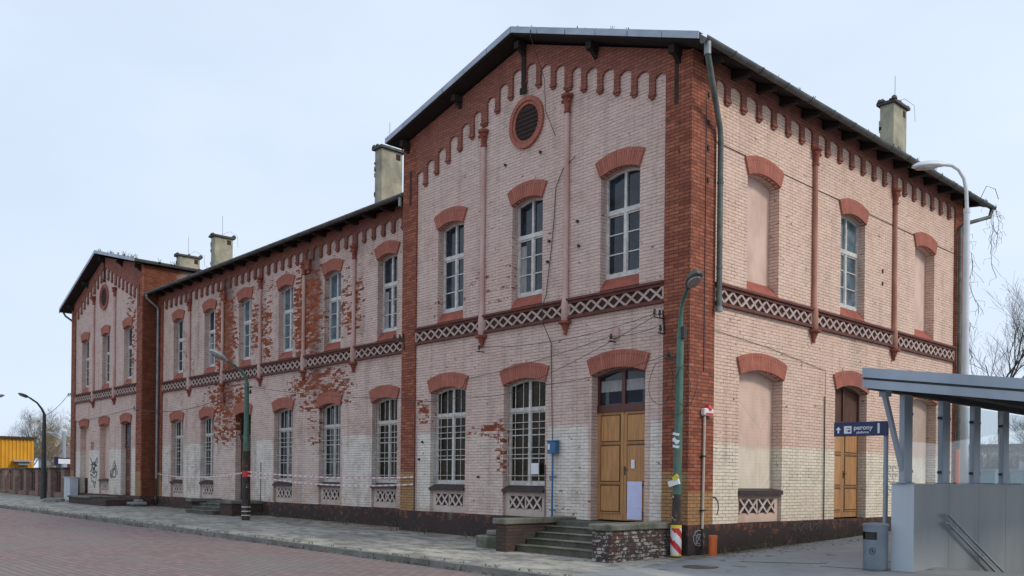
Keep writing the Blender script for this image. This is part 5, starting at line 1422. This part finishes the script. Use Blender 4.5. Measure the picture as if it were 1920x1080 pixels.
# ------------------------------------------------------------------ behind the shelter: platform rail, teal containers
r_ = thing('platform_railing', 'white railing far behind the glass shelter', 'railing', (-8, 49, -1.1))
m = MB(); m.box(-22, 4, 49, 49.1, 1.95, 2.2); m.build('rail', 'rail_white', r_)
for k in range(11):
    m = MB(); m.box(-21.9+k*2.5, -21.75+k*2.5, 49.01, 49.09, -1.2, 1.9499); m.build('upright', 'pole_dark', r_)
for i, (x, y, wv, lab) in enumerate(((-6.75, 35.4, .75, 'pale teal container seen through the glass shelter left of the other'), (-5.6, 36.5, .8, 'pale teal container seen through the glass shelter nearest the picture edge'))):
    t = thing('container', lab, 'container', (x+.4, y+.4, -1.2), 'teal containers behind the shelter')
    m = MB(); m.box(x, x+wv, y, y+.9, -1.2, .78)
    for q in range(3): m.box(x+.08+q*wv/3, x+.16+q*wv/3, y-.03, y-.001, -1.1, .7)
    m.build('body', 'far_teal', t)
    m = MB(); m.box(x-.05, x+wv+.05, y-.05, y+.95, .781, .87); m.build('lid', 'far_teal', t)
h = thing('platform_house', 'low grey building in shade far behind the glass shelter', 'building', (0, 68, -1.1))
m = MB(); m.box(-22, 14, 66, 76, -1.3, 3.2); m.build('wall', 'hazy_wall', h)
m = MB(); m.box(-22.4, 14.4, 65.6, 76.4, 3.2, 3.5); m.build('roof', 'roof_felt', h)
for k in range(9):
    m = MB(); m.box(-20.5+k*3.8, -18.9+k*3.8, 65.96, 65.999, .2, 2.2); m.build('window', 'glass_blue', h)

# ------------------------------------------------------------------ trees
def tree(base, height, label, mat, seed, spread=.55, levels=5, group=None, name='bare_tree', first=.25, tr=None, droop=0.0, sides=4, cat='tree', kids=(4, 6)):
    rr = random.Random(seed); b = Vector(base); tr = tr or height*.017
    T = thing(name, label, cat, b, group); trunk = MB(); crown = MB()
    def grow(p, d, L, r, lev):
        n = 4 if lev < 3 else 3; pts = [p]; rs = [r]; q = p.copy(); dd = d.copy()
        for i in range(n):
            dd = (dd+Vector((rr.uniform(-1,1), rr.uniform(-1,1), rr.uniform(-.6,1)))*(.10+.05*lev if lev else .035)+Vector((0, 0, -droop*lev*.08))).normalized()
            q = q+dd*L/n; pts.append(q.copy()); rs.append(max(.0045*height/10, r*(1-.62*(i+1)/n)))
        (trunk if lev == 0 else crown).tube(pts, rs, 7 if lev == 0 else sides if lev < 3 else 3, caps=False)
        if lev >= levels: return
        k = rr.randint(*kids)
        for i in range(k):
            t_ = (first if lev == 0 else .2)+(1-(first if lev == 0 else .2))*(i+rr.random())/k
            idx = min(n-1, int(t_*n)); fr_ = t_*n-idx; s0 = pts[idx].lerp(pts[idx+1], fr_)
            axis = Vector((rr.uniform(-1,1), rr.uniform(-1,1), rr.uniform(-.3,.5))).normalized()
            nd = (dd*(1-spread)+axis*spread+Vector((0,0,.18))).normalized()
            grow(s0, nd, L*rr.uniform(.45, .68)*(1.0 if lev else .95), max(.004, rs[idx]*.55), lev+1)
    grow(b, Vector((0, 0, 1)), height*.62, tr, 0)
    trunk.build('trunk', mat, T, smooth=True); crown.build('crown', mat, T)
    return T
tree((-4.78, 32.96, -1.2), 9.9, 'tall bare tree with dark branches behind the shelter at the right edge', 'bark', 4, .50, 4, first=.74, tr=.19, kids=(5, 7), sides=4)
tree((-8.4, 52, -1.2), 7.6, 'bare bushy tree partly cut off by the right edge of the picture', 'bark_far', 8, .55, 4, kids=(5, 7))
for i, (x, y, hh, sd) in enumerate(((-9.3, 44, 4.2, 21), (-8.7, 45.6, 4.6, 22), (-8.0, 45, 4.4, 23), (-7.1, 46, 4.8, 24), (-10.4, 46, 4.6, 25))):
    tree((x, y, -1.2), hh, ['scrubby bare tree deep behind the glass shelter, furthest left of its row', 'taller scrubby bare tree behind the second glass pane of the shelter', 'scrubby bare tree in the middle of the row behind the shelter', 'scrubby bare tree at the right end of the row behind the shelter', 'bare tree hidden behind the pale lamp post and shelter posts'][i], 'dark_brush', sd, .6, 4, 'scrub trees behind the shelter', kids=(5, 6), tr=.12)
for i, (x, y, hh, sd, lab) in enumerate(((-109.2, 15.8, 8.6, 31, 'grey hazy bare tree rising just left of the dark lamp post behind the fence'), (-118, 19.6, 9.6, 33, 'tallest grey hazy bare tree directly behind the dark lamp post'),
        (-115, 17.0, 7.2, 34, 'low grey bare tree over the right end of the yellow kiosk roof'), (-112, 13.5, 5.6, 35, 'low grey tree peeping over the middle of the yellow kiosk roof'), (-116, 12.6, 5.2, 36, 'small grey tree over the left part of the yellow kiosk roof'))):
    tree((x, y, -1.2), hh, lab, 'bark_far', sd, .55, 4, 'bare trees beyond the fence', kids=(6, 8), tr=.14, sides=3)
tree((-85.5, 11.6, -1.2), 7.2, 'yellowish bare willow beside the far left corner of the building', 'willow_twig', 41, .6, 4, name='willow_tree', kids=(7, 9), droop=.5, tr=.18)
tree((-106.8, 18.9, -1.2), 8.4, 'second yellowish willow almost hidden by the building corner', 'willow_twig', 43, .6, 4, name='willow_tree', kids=(7, 9), droop=.5, tr=.18)

# dry creeper hanging from the far right eave
m = MB(); rr = random.Random(3)
def vine(p, L, sx, n=14, side=True):
    pts = [Vector(p)]; d = Vector((sx, 0, -1)).normalized()
    for k in range(n):
        d = (d+Vector((rr.uniform(-.5,.5), rr.uniform(-.5,.5), rr.uniform(-.7,.1)))*.5).normalized(); pts.append(pts[-1]+d*L/n)
        if side and rr.random() < .75: 
            q = pts[-1]+Vector((rr.uniform(-.25,.3), rr.uniform(-.25,.25), rr.uniform(-.35,.05))); m.tube([pts[-1], q, q+Vector((rr.uniform(-.08,.1), 0, -.16))], .005, 3, caps=False)
    m.tube(pts, .008, 4, caps=False)
for k in range(3): vine((.62+rr.uniform(0, .22), 15.35, 9.1), (1.0, 2.5, 1.4)[k], .03)
for k in range(7): vine((.10+rr.uniform(-.05, .1), 14.98+rr.uniform(0, .15), 8.3-k*.75), rr.uniform(.8, 1.5), .16)
m.tube([(.3, 15.3, 9.3), (.5, 15.35, 9.75), (.75, 15.4, 9.6), (.85, 15.4, 9.25)], .01, 4)
solo(m, 'dry_creeper', 'bark', 'dry leafless creeper hanging from the far right eave of the building', 'creeper', (.4, 15.3, -1.0))

# weeds along the foot of the walls: uncountable, one object
m = MB()
for k in range(520):
    if rnd.random() < .6:
        x = rnd.uniform(-30.5, .1); y = (.62 if x < -10.4 else -.10)-rnd.random()**2*.5; 
    else: x = .09+rnd.random()**2*.5; y = rnd.uniform(.3, 14)
    h = rnd.uniform(.04, .15); z = g(x, y)
    for q in range(3): m.bar((x, y, z-.01), (x+rnd.uniform(-.08,.08), y+rnd.uniform(-.08,.08), z+h), .010, .003)
for k in range(420):
    x = rnd.uniform(-45, 3); y = -4.455+rnd.uniform(-.02, .05) if k % 2 else -4.62-rnd.random()**2*.08
    h = rnd.uniform(.015, .06); z = g(x, -4.45) if k % 2 else groad(x, -4.6)
    for q in range(3): m.bar((x, y, z-.005), (x+rnd.uniform(-.07,.07), y+rnd.uniform(-.03,.03), z+h), .012, .004)
m.build('weeds', 'dry_grass', None)['kind'] = 'stuff'
# dead leaves and grit
m = MB()
for k in range(900):
    if k % 3: x = .1+rnd.random()**2*1.3; y = rnd.uniform(.1, 13)
    else: x = rnd.uniform(-30, 0); y = -.1-rnd.random()**1.5*2.6
    if x < .08 and y > -.08: continue
    s_ = rnd.uniform(.015, .045); a = rnd.uniform(0, 6.28); z = g(x, y)+.006
    m.face([(x+s_*math.cos(a+q*1.57), y+s_*.7*math.sin(a+q*1.57), z+rnd.uniform(0, .014)) for q in range(4)])
m.build('leaf_litter', 'dry_grass', None)['kind'] = 'stuff'

# ------------------------------------------------------------------ world, sun, camera
SUN_EL, SUN_AZ = R(36), R(70)         # azimuth measured clockwise from +Y (east = +X)
wd = bpy.data.worlds.new('World'); sc.world = wd; wd.use_nodes = True
nt = wd.node_tree; nt.nodes.clear()
out = nt.nodes.new('ShaderNodeOutputWorld'); bg = nt.nodes.new('ShaderNodeBackground')
sky = nt.nodes.new('ShaderNodeTexSky'); sky.sky_type = 'NISHITA'; sky.sun_disc = False
sky.sun_elevation = SUN_EL; sky.sun_rotation = SUN_AZ; sky.dust_density = 2.0; sky.air_density = 1.0
tc = nt.nodes.new('ShaderNodeTexCoord'); mp = nt.nodes.new('ShaderNodeMapping'); mp.inputs['Scale'].default_value = (1, 1, 2.2)
no = nt.nodes.new('ShaderNodeTexNoise'); no.inputs['Scale'].default_value = 1.6; no.inputs['Detail'].default_value = 5; no.inputs['Roughness'].default_value = .5
rp = nt.nodes.new('ShaderNodeMapRange'); rp.inputs[1].default_value = .36; rp.inputs[2].default_value = .62; rp.inputs[3].default_value = .80; rp.inputs[4].default_value = .98
mx = nt.nodes.new('ShaderNodeMix'); mx.data_type = 'RGBA'
nt.links.new(tc.outputs['Generated'], mp.inputs[0]); nt.links.new(mp.outputs[0], no.inputs['Vector']); nt.links.new(no.outputs['Fac'], rp.inputs[0])
nt.links.new(rp.outputs[0], mx.inputs['Factor']); nt.links.new(sky.outputs[0], mx.inputs[6]); mx.inputs[7].default_value = (6.6, 7.6, 9.0, 1)
nt.links.new(mx.outputs[2], bg.inputs[0]); bg.inputs[1].default_value = .10
nt.links.new(bg.outputs[0], out.inputs[0])
sl = bpy.data.lights.new('sun', 'SUN'); sl.energy = 1.5; sl.angle = R(12); sl.color = (1, .92, .80)
so = bpy.data.objects.new('sun', sl); COL.objects.link(so)
sd_ = Vector((math.cos(SUN_EL)*math.sin(SUN_AZ), math.cos(SUN_EL)*math.cos(SUN_AZ), math.sin(SUN_EL)))
so.rotation_euler = sd_.to_track_quat('Z', 'Y').to_euler(); so.location = (30, 10, 40)

cd = bpy.data.cameras.new('camera'); co_ = bpy.data.objects.new('camera', cd); COL.objects.link(co_)
yaw, roll = .8239, .0108
Fw = Vector((-math.sin(yaw), math.cos(yaw), 0)); Rt = Vector((math.cos(yaw), math.sin(yaw), 0)); U0 = Vector((0, 0, 1))
R2 = Rt*math.cos(roll)+U0*math.sin(roll); U2 = -Rt*math.sin(roll)+U0*math.cos(roll)
M = Matrix(((R2.x, U2.x, -Fw.x, 11.4707), (R2.y, U2.y, -Fw.y, -15.724), (R2.z, U2.z, -Fw.z, 0), (0, 0, 0, 1)))
co_.matrix_world = M
cd.sensor_width = 36; cd.lens = 1679.05*36/1920; cd.shift_y = 360.53/1920; cd.clip_end = 3000; cd.clip_start = .1
sc.camera = co_
sc.view_settings.view_transform = 'Standard'; sc.view_settings.look = 'None'; sc.view_settings.exposure = .25; sc.view_settings.gamma = 1
